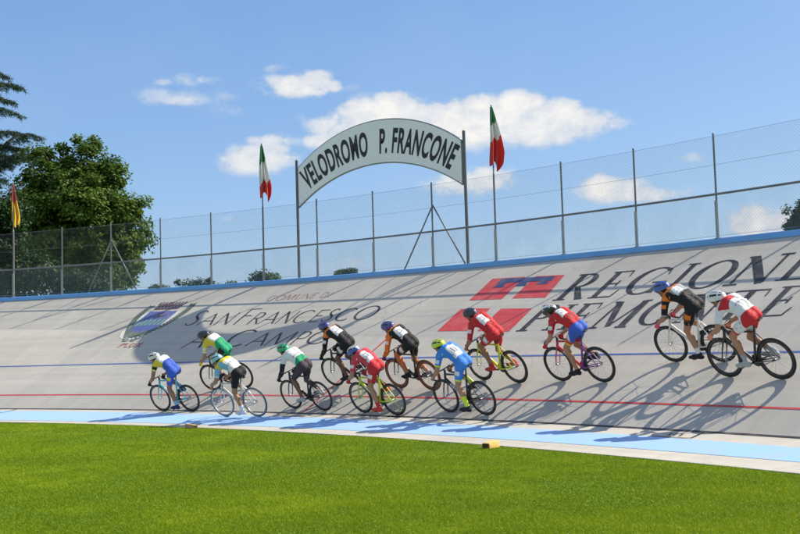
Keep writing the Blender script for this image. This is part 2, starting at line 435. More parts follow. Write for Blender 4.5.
k_, h_ = 0.085, 0.055
def humanist(ch):
    ln = lambda *a: [(a[i], a[i + 1], a[-1]) for i in range(0, len(a) - 1, 2)]
    if ch == 'S': return [[(.86, .86, .04), (.72, .95, .07), (.5, .97, .08), (.28, .90, .10), (.20, .76, .11), (.30, .61, .11), (.52, .50, .12), (.74, .38, .12), (.82, .23, .11), (.72, .08, .09), (.5, .02, .08), (.25, .04, .06), (.06, .16, .04)]]
    if ch == 'A': return [ln(.02, 0, .5, 1, h_), ln(.5, 1, .98, 0, k_ * 1.15), ln(.22, .36, .78, .36, h_)]
    if ch == 'N': return [ln(.1, 0, .12, 1, h_), ln(.12, 1, .88, 0, k_ * 1.2), ln(.88, 0, .9, 1, h_)]
    if ch == 'F': return [ln(.15, 0, .15, 1, k_), ln(.12, .97, .95, .97, h_), ln(.18, .54, .75, .54, h_)]
    if ch == 'E': return [ln(.15, 0, .15, 1, k_), ln(.12, .97, .9, .97, h_), ln(.18, .52, .75, .52, h_), ln(.12, .03, .95, .03, h_)]
    if ch == 'R': return [ln(.15, 0, .15, 1, k_), ln(.12, .97, .45, .97, h_), ln(.18, .48, .45, .48, h_), arc(.45, .725, .30, .245, 90, -90, .11, h_, 18), ln(.42, .48, .95, 0, k_ * 1.1)]
    if ch == 'P': return [ln(.15, 0, .15, 1, k_), ln(.12, .97, .5, .97, h_), ln(.18, .45, .5, .45, h_), arc(.5, .71, .33, .26, 90, -90, .11, h_, 18)]
    if ch == 'C': return [arc(.54, .5, .48, .485, 48, 312, .11, .05, 30)]
    if ch == 'O': return [arc(.5, .5, .46, .485, 0, 360, .11, .055, 40)]
    if ch == 'L': return [ln(.15, 0, .15, 1, k_), ln(.12, .03, .95, .03, h_)]
    if ch == 'M': return [ln(.04, 0, .14, 1, h_), ln(.14, 1, .5, .06, k_ * 1.1), ln(.5, .06, .86, 1, h_), ln(.86, 1, .96, 0, k_)]
    if ch == 'U': return [[(.12, 1, k_), (.12, .35, k_), (.2, .12, k_), (.5, .02, h_), (.8, .12, h_), (.88, .35, h_), (.88, 1, h_)]]
    if ch == 'D': return [ln(.15, 0, .15, 1, k_), arc(.2, .5, .68, .48, 90, -90, .11, h_, 22)]
    if ch == 'I': return [ln(.5, 0, .5, 1, k_)]
    return []

def paint_word(name, spec, font, mat, T, label, lay=0.005):
    """spec: (character, U left, U right, s of the foot, height)"""
    mb = MB(); q = 0
    for ch, u0, u1, s0, h in spec:
        for stk in font(ch):
            closed = abs(stk[0][0] - stk[-1][0]) < 1e-6 and abs(stk[0][1] - stk[-1][1]) < 1e-6 and len(stk) > 5
            pts = [(u0 + (u1 - u0) * x, s0 + h * y, w * (h + (u1 - u0)) / 2 if h > (u1 - u0) else w * h) for x, y, w in stk]
            if closed: pts = pts[:-1]
            stroke(mb, pts, 0.05, lay + 0.0006 * (q % 7), closed); q += 1
    o = mb.build(name, mat, T); o['label'] = label; return o

def poly(mb, pts, off, step=0.2):
    """fill a convex polygon given in (U, s), cut fine enough to lie on the curved slope"""
    us = [p[0] for p in pts]; n = max(1, int((max(us) - min(us)) / step))
    bm = bmesh.new(); bm.faces.new([bm.verts.new((p[0], p[1], 0)) for p in pts])
    for i in range(1, n):
        u = min(us) + (max(us) - min(us)) * i / n
        bmesh.ops.bisect_plane(bm, geom=bm.verts[:] + bm.edges[:] + bm.faces[:], plane_co=(u, 0, 0), plane_no=(1, 0, 0))
    bm.verts.index_update()
    mb.add([SU(v.co.x, v.co.y, off) for v in bm.verts], [tuple(v.index for v in f.verts) for f in bm.faces]); bm.free()

def letters(T, black, red):
    B = lambda u: 4.555 + 0.05 * max(0, u - 11.5)
    spec = []
    for ch, a, b in (('R', 10.48, 11.25), ('E', 11.38, 12.0), ('G', 12.12, 12.98), ('I', 13.08, 13.42), ('O', 13.52, 14.36), ('N', 14.40, 15.32), ('E', 15.45, 16.12)):
        spec.append((ch, a, b, B(a), 1.2 if ch != 'R' else 1.22))
    paint_word('painted_lettering', spec, roman, black, T, 'black roman capitals reading REGIONE')
    B2 = lambda u: 3.245 + 0.055 * max(0, u - 12.5)
    spec = [(ch, a, b, B2(a), 1.09 if ch != 'P' else 1.13) for ch, a, b in (('P', 10.38, 11.02), ('I', 11.05, 11.38), ('E', 11.46, 12.06), ('M', 12.2, 13.18), ('O', 13.24, 14.0), ('N', 14.06, 14.82), ('T', 14.86, 15.60), ('E', 15.76, 16.35))]
    paint_word('painted_lettering', spec, roman, black, T, 'black roman capitals reading PIEMONTE')
    spec = []
    for ch, a, b, h in (('S', -1.12, -0.68, .88), ('A', -0.62, -0.06, .66), ('N', 0.02, .56, .68), ('F', .74, 1.2, .90), ('R', 1.24, 1.64, .66), ('A', 1.66, 2.2, .66),
                        ('N', 2.26, 2.74, .68), ('C', 2.78, 3.32, .68), ('E', 3.40, 3.78, .66), ('S', 3.80, 4.14, .68), ('C', 4.20, 4.74, .66), ('O', 4.80, 5.46, .72)):
        spec.append((ch, a, b, 4.31 - 0.045 * min(max(a + 1, 0), 3.4), h))
    paint_word('painted_lettering', spec, humanist, black, T, 'thin black capitals reading SAN FRANCESCO')
    spec = [(ch, a, b, 3.0, h) for ch, a, b, h in (('A', -0.12, .56, .88), ('L', .68, 1.0, .66), ('C', 1.30, 2.08, .88), ('A', 2.16, 2.76, .66), ('M', 2.82, 3.60, .66), ('P', 3.68, 4.10, .66), ('O', 4.14, 4.86, .68))]
    paint_word('painted_lettering', spec, humanist, black, T, 'thin black capitals reading AL CAMPO')
    rust = road_paint('faded_red_paint', (0.30, 0.10, 0.08), 0.8, scale=5)
    spec = [(ch, a, b, 5.56, .32) for ch, a, b in (('C', 0.95, 1.20), ('O', 1.25, 1.52), ('M', 1.57, 1.87), ('U', 1.92, 2.14), ('N', 2.18, 2.42), ('E', 2.46, 2.64), ('D', 2.78, 3.02), ('I', 3.04, 3.16))]
    paint_word('painted_lettering', spec, humanist, rust, T, 'small faded red capitals reading COMUNE DI')
    # red field with the white cross, a blue label across its top
    rp = road_paint('flag_red_paint', (0.56, 0.045, 0.05), 0.35)
    mb = MB()
    poly(mb, [(8.02, 4.85), (8.98, 4.81), (8.95, 5.90), (8.0, 5.93)], 0.005)
    poly(mb, [(9.26, 4.81), (10.21, 4.74), (10.06, 5.82), (9.24, 5.88)], 0.005)
    poly(mb, [(8.10, 3.40), (9.04, 3.36), (8.94, 4.38), (8.06, 4.43)], 0.005)
    poly(mb, [(9.30, 3.34), (10.22, 3.26), (10.17, 4.26), (9.27, 4.33)], 0.005)
    e = mb.build('painted_emblem', rp, T); e['label'] = 'red square emblem with a white cross'
    bp = road_paint('dark_blue_paint', (0.028, 0.05, 0.15), 0.3)
    mb = MB()
    poly(mb, [(8.30, 5.65), (9.86, 5.56), (9.84, 5.79), (8.30, 5.88)], 0.009)
    for u in (8.36, 8.98, 9.56): poly(mb, [(u - .04, 5.43), (u + .27, 5.41), (u + .20, 5.69), (u + .02, 5.70)], 0.0095)
    mb.build('emblem_label', bp, e)
    # municipal coat of arms
    sb = road_paint('shield_blue_paint', (0.085, 0.115, 0.32), 0.4)
    mb = MB()
    c = -2.50
    poly(mb, [(-3.05, 4.15), (-2.94, 3.88), (-2.55, 3.70), (-2.16, 3.86), (-2.01, 4.12), (-2.0, 5.28), (-3.07, 5.32)], 0.006)
    sh = mb.build('coat_of_arms', sb, T); sh['label'] = 'blue and green shield with crown and wreath'
    wh = road_paint('cream_paint', (0.62, 0.62, 0.55), 0.3); gr = road_paint('wreath_green_paint', (0.085, 0.125, 0.095), 0.5)
    lg = road_paint('light_green_paint', (0.16, 0.34, 0.22), 0.3); cw = road_paint('crown_paint', (0.10, 0.05, 0.075), 0.3)
    mb = MB()
    for off_, a0, a1 in ((-0.16, 0, 0),):
        stroke(mb, [(-3.13, 5.30), (-3.12, 4.1), (-2.98, 3.82), (-2.55, 3.60), (-2.10, 3.80), (-1.94, 4.1), (-1.93, 5.26)], 0.15, 0.0055)
    mb.build('shield_border', wh, sh)
    mb = MB()
    poly(mb, [(-3.05, 4.15), (-2.94, 3.89), (-2.55, 3.72), (-2.16, 3.87), (-2.01, 4.12), (-2.02, 4.17), (-2.5, 4.02)], 0.009)
    mb.build('shield_base', gr, sh)
    mb = MB()
    for i in range(6):
        u = -2.96 + i * 0.165
        stroke(mb, [(u, 4.42), (u + .04, 4.60), (u + .03, 4.78)], 0.085, 0.0092 + .0003 * i)
    mb.build('shield_stripes', lg, sh)
    mb = MB()
    stroke(mb, [(-2.62, 4.88), (-2.50, 4.95), (-2.36, 4.98), (-2.26, 5.08)], 0.09, 0.009); stroke(mb, [(-2.50, 4.95), (-2.56, 5.10), (-2.44, 5.18)], 0.07, 0.0096)
    mb.build('shield_figure', black, sh)
    mb = MB()
    poly(mb, [(-3.02, 5.42), (-2.10, 5.40), (-2.06, 5.74), (-3.06, 5.78)], 0.006)
    for i in range(9):
        u = -3.05 + i * 0.12; stroke(mb, [(u, 5.76 - i * .004), (u + .01, 5.90 - i * .004)], 0.07, 0.0068)
    mb.build('crown', cw, sh)
    mb = MB()
    for i in range(8): stroke(mb, [(-2.97 + i * .12, 5.54), (-2.95 + i * .12, 5.60)], 0.03, 0.0085)
    mb.build('crown_jewels', wh, sh)
    mb = MB(); q = 0
    for side in (-1, 1):
        for i in range(20):
            t = i / 19
            u = c + side * (0.10 + 0.72 * math.sin(t * 1.9)) ; s = 3.50 + 2.1 * t
            for k in (-1, 1):
                l = 0.16; a = math.atan2(1.1, side * 0.5 * math.cos(t * 1.9)) + k * 0.7
                stroke(mb, [(u, s, .02), (u + l * .5 * math.cos(a), s + l * .5 * math.sin(a), .10), (u + l * math.cos(a), s + l * math.sin(a), .03)], .05, 0.0072 + 0.0004 * (q % 9)); q += 1
    mb.build('wreath', gr, sh)
    mb = MB(); q = 0
    for pts in ([(-2.60, 3.16), (-2.52, 3.40)], [(-2.60, 3.30), (-2.42, 3.36)], [(-2.40, 3.40), (-2.36, 3.16), (-2.24, 3.18)], [(-2.14, 3.38), (-2.22, 3.28), (-2.14, 3.14), (-2.04, 3.22), (-2.06, 3.36)], [(-1.96, 3.38), (-1.76, 3.12)], [(-1.80, 3.38), (-1.98, 3.13)]):
        stroke(mb, pts, .045, 0.0065 + .0005 * q); q += 1
    mb.build('motto', rust, sh)

# ------------------------------------------------------------------ fence, flags, arch sign
STEEL = lambda: M('galvanised_steel', (0.30, 0.32, 0.34), 0.45, 0.2, 4.0, 0.75)
DARK = lambda: M('dark_steel_paint', (0.075, 0.085, 0.10), 0.5, 0.2, 4.0, 0.3)
S_POST = S_TOP + 0.07
def post_base(ph): 
    p = S(ph, S_TOP, 0.003); e = Vector((math.cos(ph), math.sin(ph), 0)); p = p + e * 0.075; p.z += 0.112; return p

def behind(p, k=1.03):
    """the walkway just outside the fence, where the sign and the flag poles stand"""
    q = CAMP + (p - CAMP) * k
    a = math.atan2(q.y - CY, q.x - CX); t = S(a, S_TOP); return Vector((q.x, q.y, t.z - 0.02)), k, q.z - (t.z - 0.02)

def fence():
    mid = POST0 - 5 * DPOST
    root = empty('fence', post_base(mid), 'tall chain link safety fence with steel posts along the top of the track', 'fence')
    inv = Matrix.Translation(-root.location)
    st, dk = STEEL(), M('fence_post_steel', (0.17, 0.185, 0.20), 0.5, 0.25, 4.0, 0.25)
    RAIL = 0.93
    ks = range(-8, 18)
    for k in ks:
        ph = POST0 - k * DPOST
        b = post_base(ph) - root.location
        mb = MB(); mb.path([b + Vector((0, 0, 0.002)), b + Vector((0, 0, FENCE_H))], 0.022, 8); mb.path([b + Vector((0, 0, FENCE_H)), b + Vector((0, 0, FENCE_H + .02))], [0.026, 0.012], 8)
        o = mb.build('post', dk, root, True); smooth_by_angle(o)
        e = Vector((math.cos(ph), math.sin(ph), 0)); tg = Vector((-math.sin(ph), math.cos(ph), 0))
        mb = MB(); mb.path([b + e * -.004 + tg * .012, b + e * -.004 + tg * .012 + Vector((0, 0, 0.80))], 0.034, 8); mb.box(b + Vector((0, 0, .008)), (.14, .14, .012))
        s = mb.build('sleeve', st, o); smooth_by_angle(s)
    p0 = POST0 - ks[0] * DPOST; p1 = POST0 - ks[-1] * DPOST
    def line(h, n=300, e_off=0.0):
        out = []
        for i in range(n + 1):
            ph = p0 + (p1 - p0) * i / n; b = post_base(ph) + Vector((math.cos(ph), math.sin(ph), 0)) * e_off - root.location; b.z += h; out.append(b)
        return out
    mb = MB(); mb.path(line(RAIL, 300, -0.030), 0.026, 8); mb.build('rail', dk, root, True)
    for h in (FENCE_H - 0.06, RAIL + 0.62, 0.06):
        mb = MB(); mb.path(line(h, 300, -0.026), 0.0028, 4); mb.build('tension_wire', st, root)
    # diamond wire mesh: two families of real wires
    Rf = (post_base(mid) - Vector((CX, CY, post_base(mid).z))).length - 0.028
    top = FENCE_H - 0.05; sp = 0.0707 / Rf * 1.0
    V = []; Fq = []
    seg = 6; zb = post_base(mid).z
    span = (top - 0.04) / Rf
    cnt = int((p0 - p1) / sp)
    for fam in (-1, 1):
        for i in range(cnt):
            a0 = p1 + i * sp + (0 if fam > 0 else span * 0.0)
            base = len(V)
            for j in range(seg + 1):
                z = 0.04 + (top - 0.04) * j / seg; a = a0 + fam * (z - 0.04) / Rf
                r = Rf + fam * 0.0016
                for q in range(3):
                    t = 2 * PI * q / 3
                    V.append((CX + (r + 0.0015 * math.cos(t)) * math.cos(a) - root.location.x, CY + (r + 0.0015 * math.cos(t)) * math.sin(a) - root.location.y, zb + z + 0.0015 * 1.4 * math.sin(t) - root.location.z))
            for j in range(seg):
                for q in range(3):
                    a = base + j * 3 + q; b = base + j * 3 + (q + 1) % 3
                    Fq.append((a, b, b + 3, a + 3))
    me = set_mesh('wire_mesh', np.array(V), np.array(Fq))
    link('wire_mesh', me, M('mesh_wire', (0.13, 0.15, 0.17), 0.6, 0.1, 3, 0.3), root)
    # fine screen stretched over the lower half
    m = bpy.data.materials.new('screen_netting'); m.use_nodes = True; nt = m.node_tree
    b = nt.nodes['Principled BSDF']; b.inputs['Base Color'].default_value = (0.28, 0.36, 0.38, 1); b.inputs['Roughness'].default_value = 0.9
    tr = node(nt, 'ShaderNodeBsdfTransparent'); ms = node(nt, 'ShaderNodeMixShader')
    uv = node(nt, 'ShaderNodeTexCoord'); nz = node(nt, 'ShaderNodeTexNoise', i_Scale=1.2, i_Detail=3.0); nt.links.new(uv.outputs['Object'], nz.inputs['Vector'])
    mr = node(nt, 'ShaderNodeMapRange', i_1=0.3, i_2=0.7, i_3=0.10, i_4=0.19); nt.links.new(nz.outputs['Fac'], mr.inputs[0]); nt.links.new(mr.outputs[0], ms.inputs[0])
    nt.links.new(tr.outputs[0], ms.inputs[1]); nt.links.new(b.outputs[0], ms.inputs[2]); nt.links.new(ms.outputs[0], nt.nodes['Material Output'].inputs[0])
    lo, hi = line(0.01, 300, 0.024), line(RAIL - 0.03, 300, 0.024)
    mb = MB()
    for i in range(300): mb.add([lo[i], lo[i + 1], hi[i + 1], hi[i]], [(0, 1, 2, 3)])
    mb.build('screen_netting', m, root)
    # raking struts of two posts
    for k, ah, foot in ((7, 1.63, 1.02), (1, 1.68, 1.0), (15, 1.63, 1.0)):
        ph = POST0 - k * DPOST; tg = Vector((-math.sin(ph), math.cos(ph), 0)); e = Vector((math.cos(ph), math.sin(ph), 0))
        for sgn in (-1, 1):
            t_ = post_base(ph) + Vector((0, 0, ah)) + e * .03
            f_ = post_base(ph + sgn * foot / (RB + 6)) + e * .03
            mb = MB(); mb.path([f_ - root.location, t_ - root.location], 0.020, 8); mb.build('strut', dk, root, True)
    return root

def flag(name, ph, base_h, total, bands, label, group, pole_mat, seed, length=1.62, fat=1.0):
    b, kk, dz = behind(post_base(ph)); base_h = base_h * kk + dz; total = total * kk + dz; length *= kk
    root = empty(name, b, label, 'flag', group)
    mb = MB(); mb.path([(0, 0, 0.0), (0, 0, base_h), (0, 0, base_h + .01), (0, 0, total)], [0.028, 0.026, 0.018, 0.014], 10)
    mb.path([(0, 0, total), (0, 0, total + .02), (0, 0, total + .05)], [0.02, 0.024, 0.004], 8)
    o = mb.build('pole', pole_mat, root, True); smooth_by_angle(o)
    # limp cloth: gathered folds hanging beside the pole
    r = random.Random(seed); nu, nv = 44, 40; V = []; Fq = []
    tv = Vector((math.cos(0.35), math.sin(0.35), 0)); nv_ = Vector((-tv.y, tv.x, 0))
    ph1, ph2 = r.random() * 6, r.random() * 6
    for j in range(nv + 1):
        t = j / nv
        wid = (0.05 + 0.36 * t ** 0.9 * (1 - 0.25 * max(0, t - .8) / .2)) * fat
        for i in range(nu + 1):
            s = i / nu
            fold = math.sin(s * 15 + ph1 + 1.5 * t) * 0.055 * (0.35 + t) + math.sin(s * 7 + ph2 - 2 * t) * 0.045 * (0.3 + t)
            x = -0.02 - 0.35 * 0 + (s - 0.18) * wid + 0.03 * t * math.sin(t * 5 + ph2)
            z = total - 0.02 - length * t * (0.93 + 0.07 * math.sin(s * 9 + ph1)) - 0.16 * s * t * math.sin(s * 2.4)
            p = tv * x + nv_ * fold * 1.0; V.append((p.x, p.y, z))
    mi = []
    for j in range(nv):
        for i in range(nu):
            Fq.append((j * (nu + 1) + i, j * (nu + 1) + i + 1, (j + 1) * (nu + 1) + i + 1, (j + 1) * (nu + 1) + i))
            t = (j + .5) / nv + 0.10 * ((i + .5) / nu - .5)
            k = 0
            while k < len(bands) - 1 and t > bands[k][0]: k += 1
            mi.append(k)
    me = bpy.data.meshes.new('cloth'); me.from_pydata(V, [], Fq); me.polygons.foreach_set('material_index', mi)
    c = link('cloth', me, [m for _, m in bands], root, True)
    md = c.modifiers.new('thick', 'SOLIDIFY'); md.thickness = 0.004
    return root

def cloth_mat(name, col):
    m = M(name, col, 0.8, 0.10, 6, sheen=0.2)
    if 'Translucent BSDF' not in m.node_tree.nodes:
        nt = m.node_tree; t = nt.nodes.new('ShaderNodeBsdfTranslucent'); t.inputs[0].default_value = (*col, 1)
        ms = nt.nodes.new('ShaderNodeMixShader'); ms.inputs[0].default_value = 0.3
        nt.links.new(nt.nodes['Principled BSDF'].outputs[0], ms.inputs[1]); nt.links.new(t.outputs[0], ms.inputs[2]); nt.links.new(ms.outputs[0], nt.nodes['Material Output'].inputs[0])
    return m

def flags():
    g = cloth_mat('flag_green', (0.02, 0.27, 0.08)); w = cloth_mat('flag_white', (0.72, 0.72, 0.70)); r = cloth_mat('flag_red', (0.66, 0.05, 0.035)); y = cloth_mat('flag_yellow', (0.80, 0.52, 0.03))
    dr = cloth_mat('flag_deep_red', (0.62, 0.06, 0.03))
    grp = 'limp flags on poles along the fence'
    flag('flag', POST0 - 4 * DPOST, 2.2, 4.06, [(.33, g), (.72, w), (1, r)], 'green white and red flag hanging limp left of the arched sign', grp, DARK(), 3, 1.58)
    flag('flag', POST0 - 8 * DPOST, 2.15, 3.92, [(.28, g), (.55, w), (1, r)], 'green white and red flag hanging limp right of the arched sign', grp, STEEL(), 8, 1.52, 1.1)
    flag('flag', POST0 + 1 * DPOST, 2.2, 3.86, [(.45, dr), (1, y)], 'red and yellow flag hanging limp in front of the trees', grp, M('pale_wood_pole', (0.42, 0.36, 0.27), 0.6, 0.15, 5), 5, 1.42, .8)

def arch_sign():
    pa, pb = post_base(0.971), post_base(0.8496)
    e = Vector((math.cos(0.91), math.sin(0.91), 0))
    pa, kk, dz = behind(pa); pb, kk, dz2 = behind(pb); dz = (dz + dz2) / 2; zf = lambda h: h * kk + dz
    root = empty('arched_sign', (pa + pb) / 2, 'white arched sign lettered VELODROMO P. FRANCONE on two steel posts above the fence', 'sign')
    ax = (pb - pa); Lc = ax.length; ax = ax.normalized(); nz = Vector((0, 0, 1)); ny = nz.cross(ax)   # ny points away from the infield
    def W(x, z, y=0.0): return ax * x + nz * z + ny * y
    for p in (pa, pb):
        q = p - root.location
        mb = MB(); mb.path([q, q + Vector((0, 0, zf(3.42)))], 0.042, 12); mb.path([q + Vector((0, 0, zf(3.42))), q + Vector((0, 0, zf(3.45)))], [0.045, 0.02], 12); mb.box(q + Vector((0, 0, .006)), (.2, .2, .012))
        o = mb.build('post', M('weathered_post_steel', (0.14, 0.14, 0.15), 0.5, 0.5, 2.5, 0.6), root); smooth_by_angle(o)
    half = Lc / 2 - 0.07
    # circular arcs through ends and crown
    def circ(x, z_end, z_mid):
        h = z_mid - z_end; R = (half * half + h * h) / (2 * h); return z_mid - R + math.sqrt(R * R - x * x)
    lo = lambda x: circ(x, zf(2.05), zf(2.96)); hi = lambda x: circ(x, zf(3.18), zf(4.13))
    n = 60; mb = MB(); th = 0.03
    for i in range(n + 1):
        x = -half + 2 * half * i / n
        for y in (-th, th):
            mb.v += [tuple(W(x, lo(x), y)), tuple(W(x, hi(x), y))]
    for i in range(n):
        a = i * 4; b = a + 4
        for f in ((a, b, b + 1, a + 1), (a + 2, a + 3, b + 3, b + 2), (a, a + 2, b + 2, b), (a + 1, b + 1, b + 3, a + 3)): mb.f.append(f); mb.m.append(0)
    mb.f += [(0, 1, 3, 2), (n * 4, n * 4 + 2, n * 4 + 3, n * 4 + 1)]; mb.m += [0, 0]
    mb.build('panel', M('white_sign_board', (0.82, 0.83, 0.83), 0.45, 0.05, 1.5), root)
    mb = MB()
    xs = [-half + 2 * half * i / n for i in range(n + 1)]
    mb.path([W(x, lo(x)) for x in xs], 0.032, 8); mb.path([W(x, hi(x)) for x in xs], 0.032, 8)
    mb.path([W(-half, lo(-half)), W(-half, hi(-half))], 0.036, 8); mb.path([W(half, lo(half)), W(half, hi(half))], 0.036, 8)
    mb.build('border', M('grey_sign_frame', (0.22, 0.23, 0.23), 0.5, 0.1, 3, 0.4), root, True)
    for sx, zz in ((-1, zf(2.14)), (-1, zf(3.08)), (1, zf(2.14)), (1, zf(3.08))):
        mb = MB(); mb.box(W(sx * (half + .04), zz), (.10, .05, .05), rot=Matrix((ax, ny, nz)).transposed()); mb.build('bracket', STEEL(), root)
    # lettering
    cu = bpy.data.curves.new('lettering', 'FONT'); cu.body = 'VELODROMO   P. FRANCONE'; cu.size = 1.0; cu.offset = 0.030; cu.resolution_u = 4; cu.space_character = 1.10
    to = bpy.data.objects.new('lettering', cu); COL.objects.link(to)
    bpy.context.view_layer.update()
    dg = bpy.context.evaluated_depsgraph_get(); me = bpy.data.meshes.new_from_object(to.evaluated_get(dg), depsgraph=dg)
    bpy.data.objects.remove(to)
    co = np.empty(len(me.vertices) * 3); me.vertices.foreach_get('co', co); co = co.reshape(-1, 3)
    x0, x1 = co[:, 0].min(), co[:, 0].max(); z0, z1 = co[:, 1].min(), co[:, 1].max()
    # bend round the mean circle of the band
    h = .93 * kk; R = (half * half + h * h) / (2 * h); zc = (zf(2.96) + zf(4.13)) / 2 - R
    span = 2 * math.asin(half / R) * 0.915; capH = 0.72
    V = []
    for x, y, _ in co:
        a = (-0.498 + (x - x0) / (x1 - x0)) * span; rr = R + (y - z0 - (z1 - z0) * .5) / (z1 - z0) * capH
        V.append(W(rr * math.sin(a), zc + rr * math.cos(a), -th - 0.006))
    me.vertices.foreach_set('co', np.array([tuple(v) for v in V]).ravel()); me.update()
    # one part for each word
    xs_ = np.sort(co[:, 0]); g = int(np.argmax(np.diff(xs_))); cut = (xs_[g] + xs_[g + 1]) / 2
    for sgn in (-1, 1):
        bm = bmesh.new(); bm.from_mesh(me); bm.verts.ensure_lookup_table()
        bmesh.ops.delete(bm, geom=[v for v, c in zip(bm.verts, co) if (c[0] - cut) * sgn < 0], context='VERTS')
        m2 = bpy.data.meshes.new('lettering'); bm.to_mesh(m2); bm.free()
        link('lettering', m2, M('black_sign_paint', (0.012, 0.012, 0.014), 0.5, 0.1, 3), root)

# ------------------------------------------------------------------ trees
def leaf_mesh(name, C, size, rs, squash=0.55, droop=0.0, outward=None, jitter=0.5):
    n = len(C); nrm = rs.normal(size=(n, 3)); nrm[:, 2] = np.abs(nrm[:, 2]) + 0.3
    if outward is not None: nrm = nrm * 0.7 + outward * 0.9
    nrm /= np.linalg.norm(nrm, axis=1)[:, None]
    a = rs.normal(size=(n, 3)); a[:, 2] -= droop
    a -= nrm * (a * nrm).sum(1)[:, None]; a /= np.linalg.norm(a, axis=1)[:, None]
    b = np.cross(nrm, a)
    s = size * (1 - jitter / 2 + jitter * rs.random(n))[:, None]
    V = np.empty((n, 4, 3))
    V[:, 0] = C - a * s * .5; V[:, 1] = C + b * s * squash * .5 + a * s * .02; V[:, 2] = C + a * s * .5; V[:, 3] = C - b * s * squash * .5 + a * s * .02
    V[:, 1] += nrm * s * .08; V[:, 3] += nrm * s * .08
    return V.reshape(-1, 3), np.arange(4 * n).reshape(-1, 4)

def broadleaf(loc, blobs, nleaf, size, mat, label, group, seed, trunk_h, trunk_r, bark, clump=0.55, name='broadleaf_tree', perclump=60):
    """blobs: list of (offset, radii) the crown is made of; leaves sit in clumps spread through them"""
    rs = np.random.default_rng(seed)
    root = empty(name, loc, label, 'tree', group)
    vols = np.array([r[0] * r[1] * r[2] for _, r in blobs]); pr = vols ** (2 / 3); pr = pr / pr.sum()
    ncl = max(3, nleaf // perclump); cl = []; outs = []
    for i in range(ncl):
        k = rs.choice(len(blobs), p=pr); c, r = blobs[k]
        d = rs.normal(size=3); d /= np.linalg.norm(d)
        rad = rs.random() ** 0.30 * (0.86 + 0.20 * rs.random())
        cl.append(np.array(c) + d * np.array(r) * rad); outs.append(d)
    cl = np.array(cl); outs = np.array(outs)
    idx = rs.integers(0, ncl, nleaf)
    sz = clump * (0.5 + 0.9 * rs.random(ncl))
    g_ = np.clip(rs.normal(size=(nleaf, 3)), -1.7, 1.7)
    C = cl[idx] + g_ * sz[idx][:, None] * np.array([.55, .55, .40])
    V, Fq = leaf_mesh('crown', C, size, rs, 0.62, 0.4, outs[idx])
    tone = rs.random(ncl)
    tint = np.clip(0.55 * tone[idx] + 0.5 * rs.random(nleaf) - 0.05, 0, 1)
    link('crown', set_mesh('crown', V, Fq, tint), mat, root)
    mb = MB()
    top = Vector(blobs[0][0])
    pts = [Vector((0, 0, -0.3)), Vector((0.05, 0, trunk_h * .4)), Vector((0, 0.1, trunk_h)), top * 0.5 + Vector((0, 0, trunk_h * .5)), top + Vector((0, 0, blobs[0][1][2] * .5))]
    mb.path(pts, [trunk_r * 1.25, trunk_r, trunk_r * .85, trunk_r * .55, trunk_r * .12], 10)
    for i in range(min(26, ncl)):
        c = Vector(cl[i]); s = pts[2].lerp(pts[4], max(0, min(.85, (c.z - trunk_h) / max(1, (pts[4].z - trunk_h)) - .25)))
        m_ = s.lerp(c, .5) + Vector((0, 0, .1)); mb.path([s, m_, c], [trunk_r * .35, trunk_r * .2, trunk_r * .05], 6)
    mb.build('trunk', bark, root, True)
    return root

def cedar(loc, height, boughs, label, seed, mat, bark):
    rs = np.random.default_rng(seed); root = empty('cedar_tree', loc, label, 'tree', 'trees beyond the fence')
    mb = MB(); mb.path([(0, 0, -.3), (0, 0, height * .5), (0, 0, height)], [.45, .32, .04], 10)
    Cs = []; As = []
    for (z, ang, ln, rise, droop) in boughs:
        d = Vector((math.cos(ang), math.sin(ang), 0)); sd = Vector((-d.y, d.x, 0)); pts = []
        n = 12
        for i in range(n + 1):
            t = i / n; pts.append(Vector((0, 0, z)) + d * ln * t + sd * .12 * math.sin(t * 5 + z) + Vector((0, 0, rise * math.sin(t * PI * .55) - droop * t * t + .05 * math.sin(t * 9 + z * 3))))
        mb.path(pts, [0.09 * (1 - i / n) + 0.012 for i in range(n + 1)], 6)
        # side twigs carrying needles, hanging a little
        for k in range(int(ln * 22)):
            t = 0.12 + 0.88 * (k + rs.random()) / (ln * 22); i = min(n - 1, int(t * n)); p = pts[i].lerp(pts[i + 1], t * n - i)
            l = (0.25 + 0.75 * rs.random()) * 1.3 * (1.1 - t) + 0.15
            s = sd * (1 if rs.random() < .5 else -1)
            q = p + (s * (0.45 + .6 * rs.random()) + d * (.45 + .5 * rs.random())) * l + Vector((0, 0, -0.22 * l - 0.22 * rs.random()))
            mb.path([p, q], [.012, .004], 3, cap=False)
            m = int(46 * l) + 8
            for j in range(m):
                u = rs.random(); c = p.lerp(q, u) + Vector(rs.normal(size=3)) * .035
                Cs.append(tuple(c)); a = (q - p).normalized() * .55 + Vector(rs.normal(size=3)) * .5 + Vector((0, 0, -.25)); As.append(tuple(a.normalized()))
    mb.build('trunk', bark, root, True)
    C = np.array(Cs); A = np.array(As); n = len(C)
    b = np.cross(A, rs.normal(size=(n, 3))); b /= np.linalg.norm(b, axis=1)[:, None]
    s = 0.11 + 0.07 * rs.random(n)[:, None]; w = 0.013
    V = np.empty((n, 4, 3)); V[:, 0] = C - b * w; V[:, 1] = C + b * w; V[:, 2] = C + A * s + b * w * .4; V[:, 3] = C + A * s - b * w * .4
    link('needles', set_mesh('needles', V.reshape(-1, 3), np.arange(4 * n).reshape(-1, 4), rs.random(n)), mat, root)

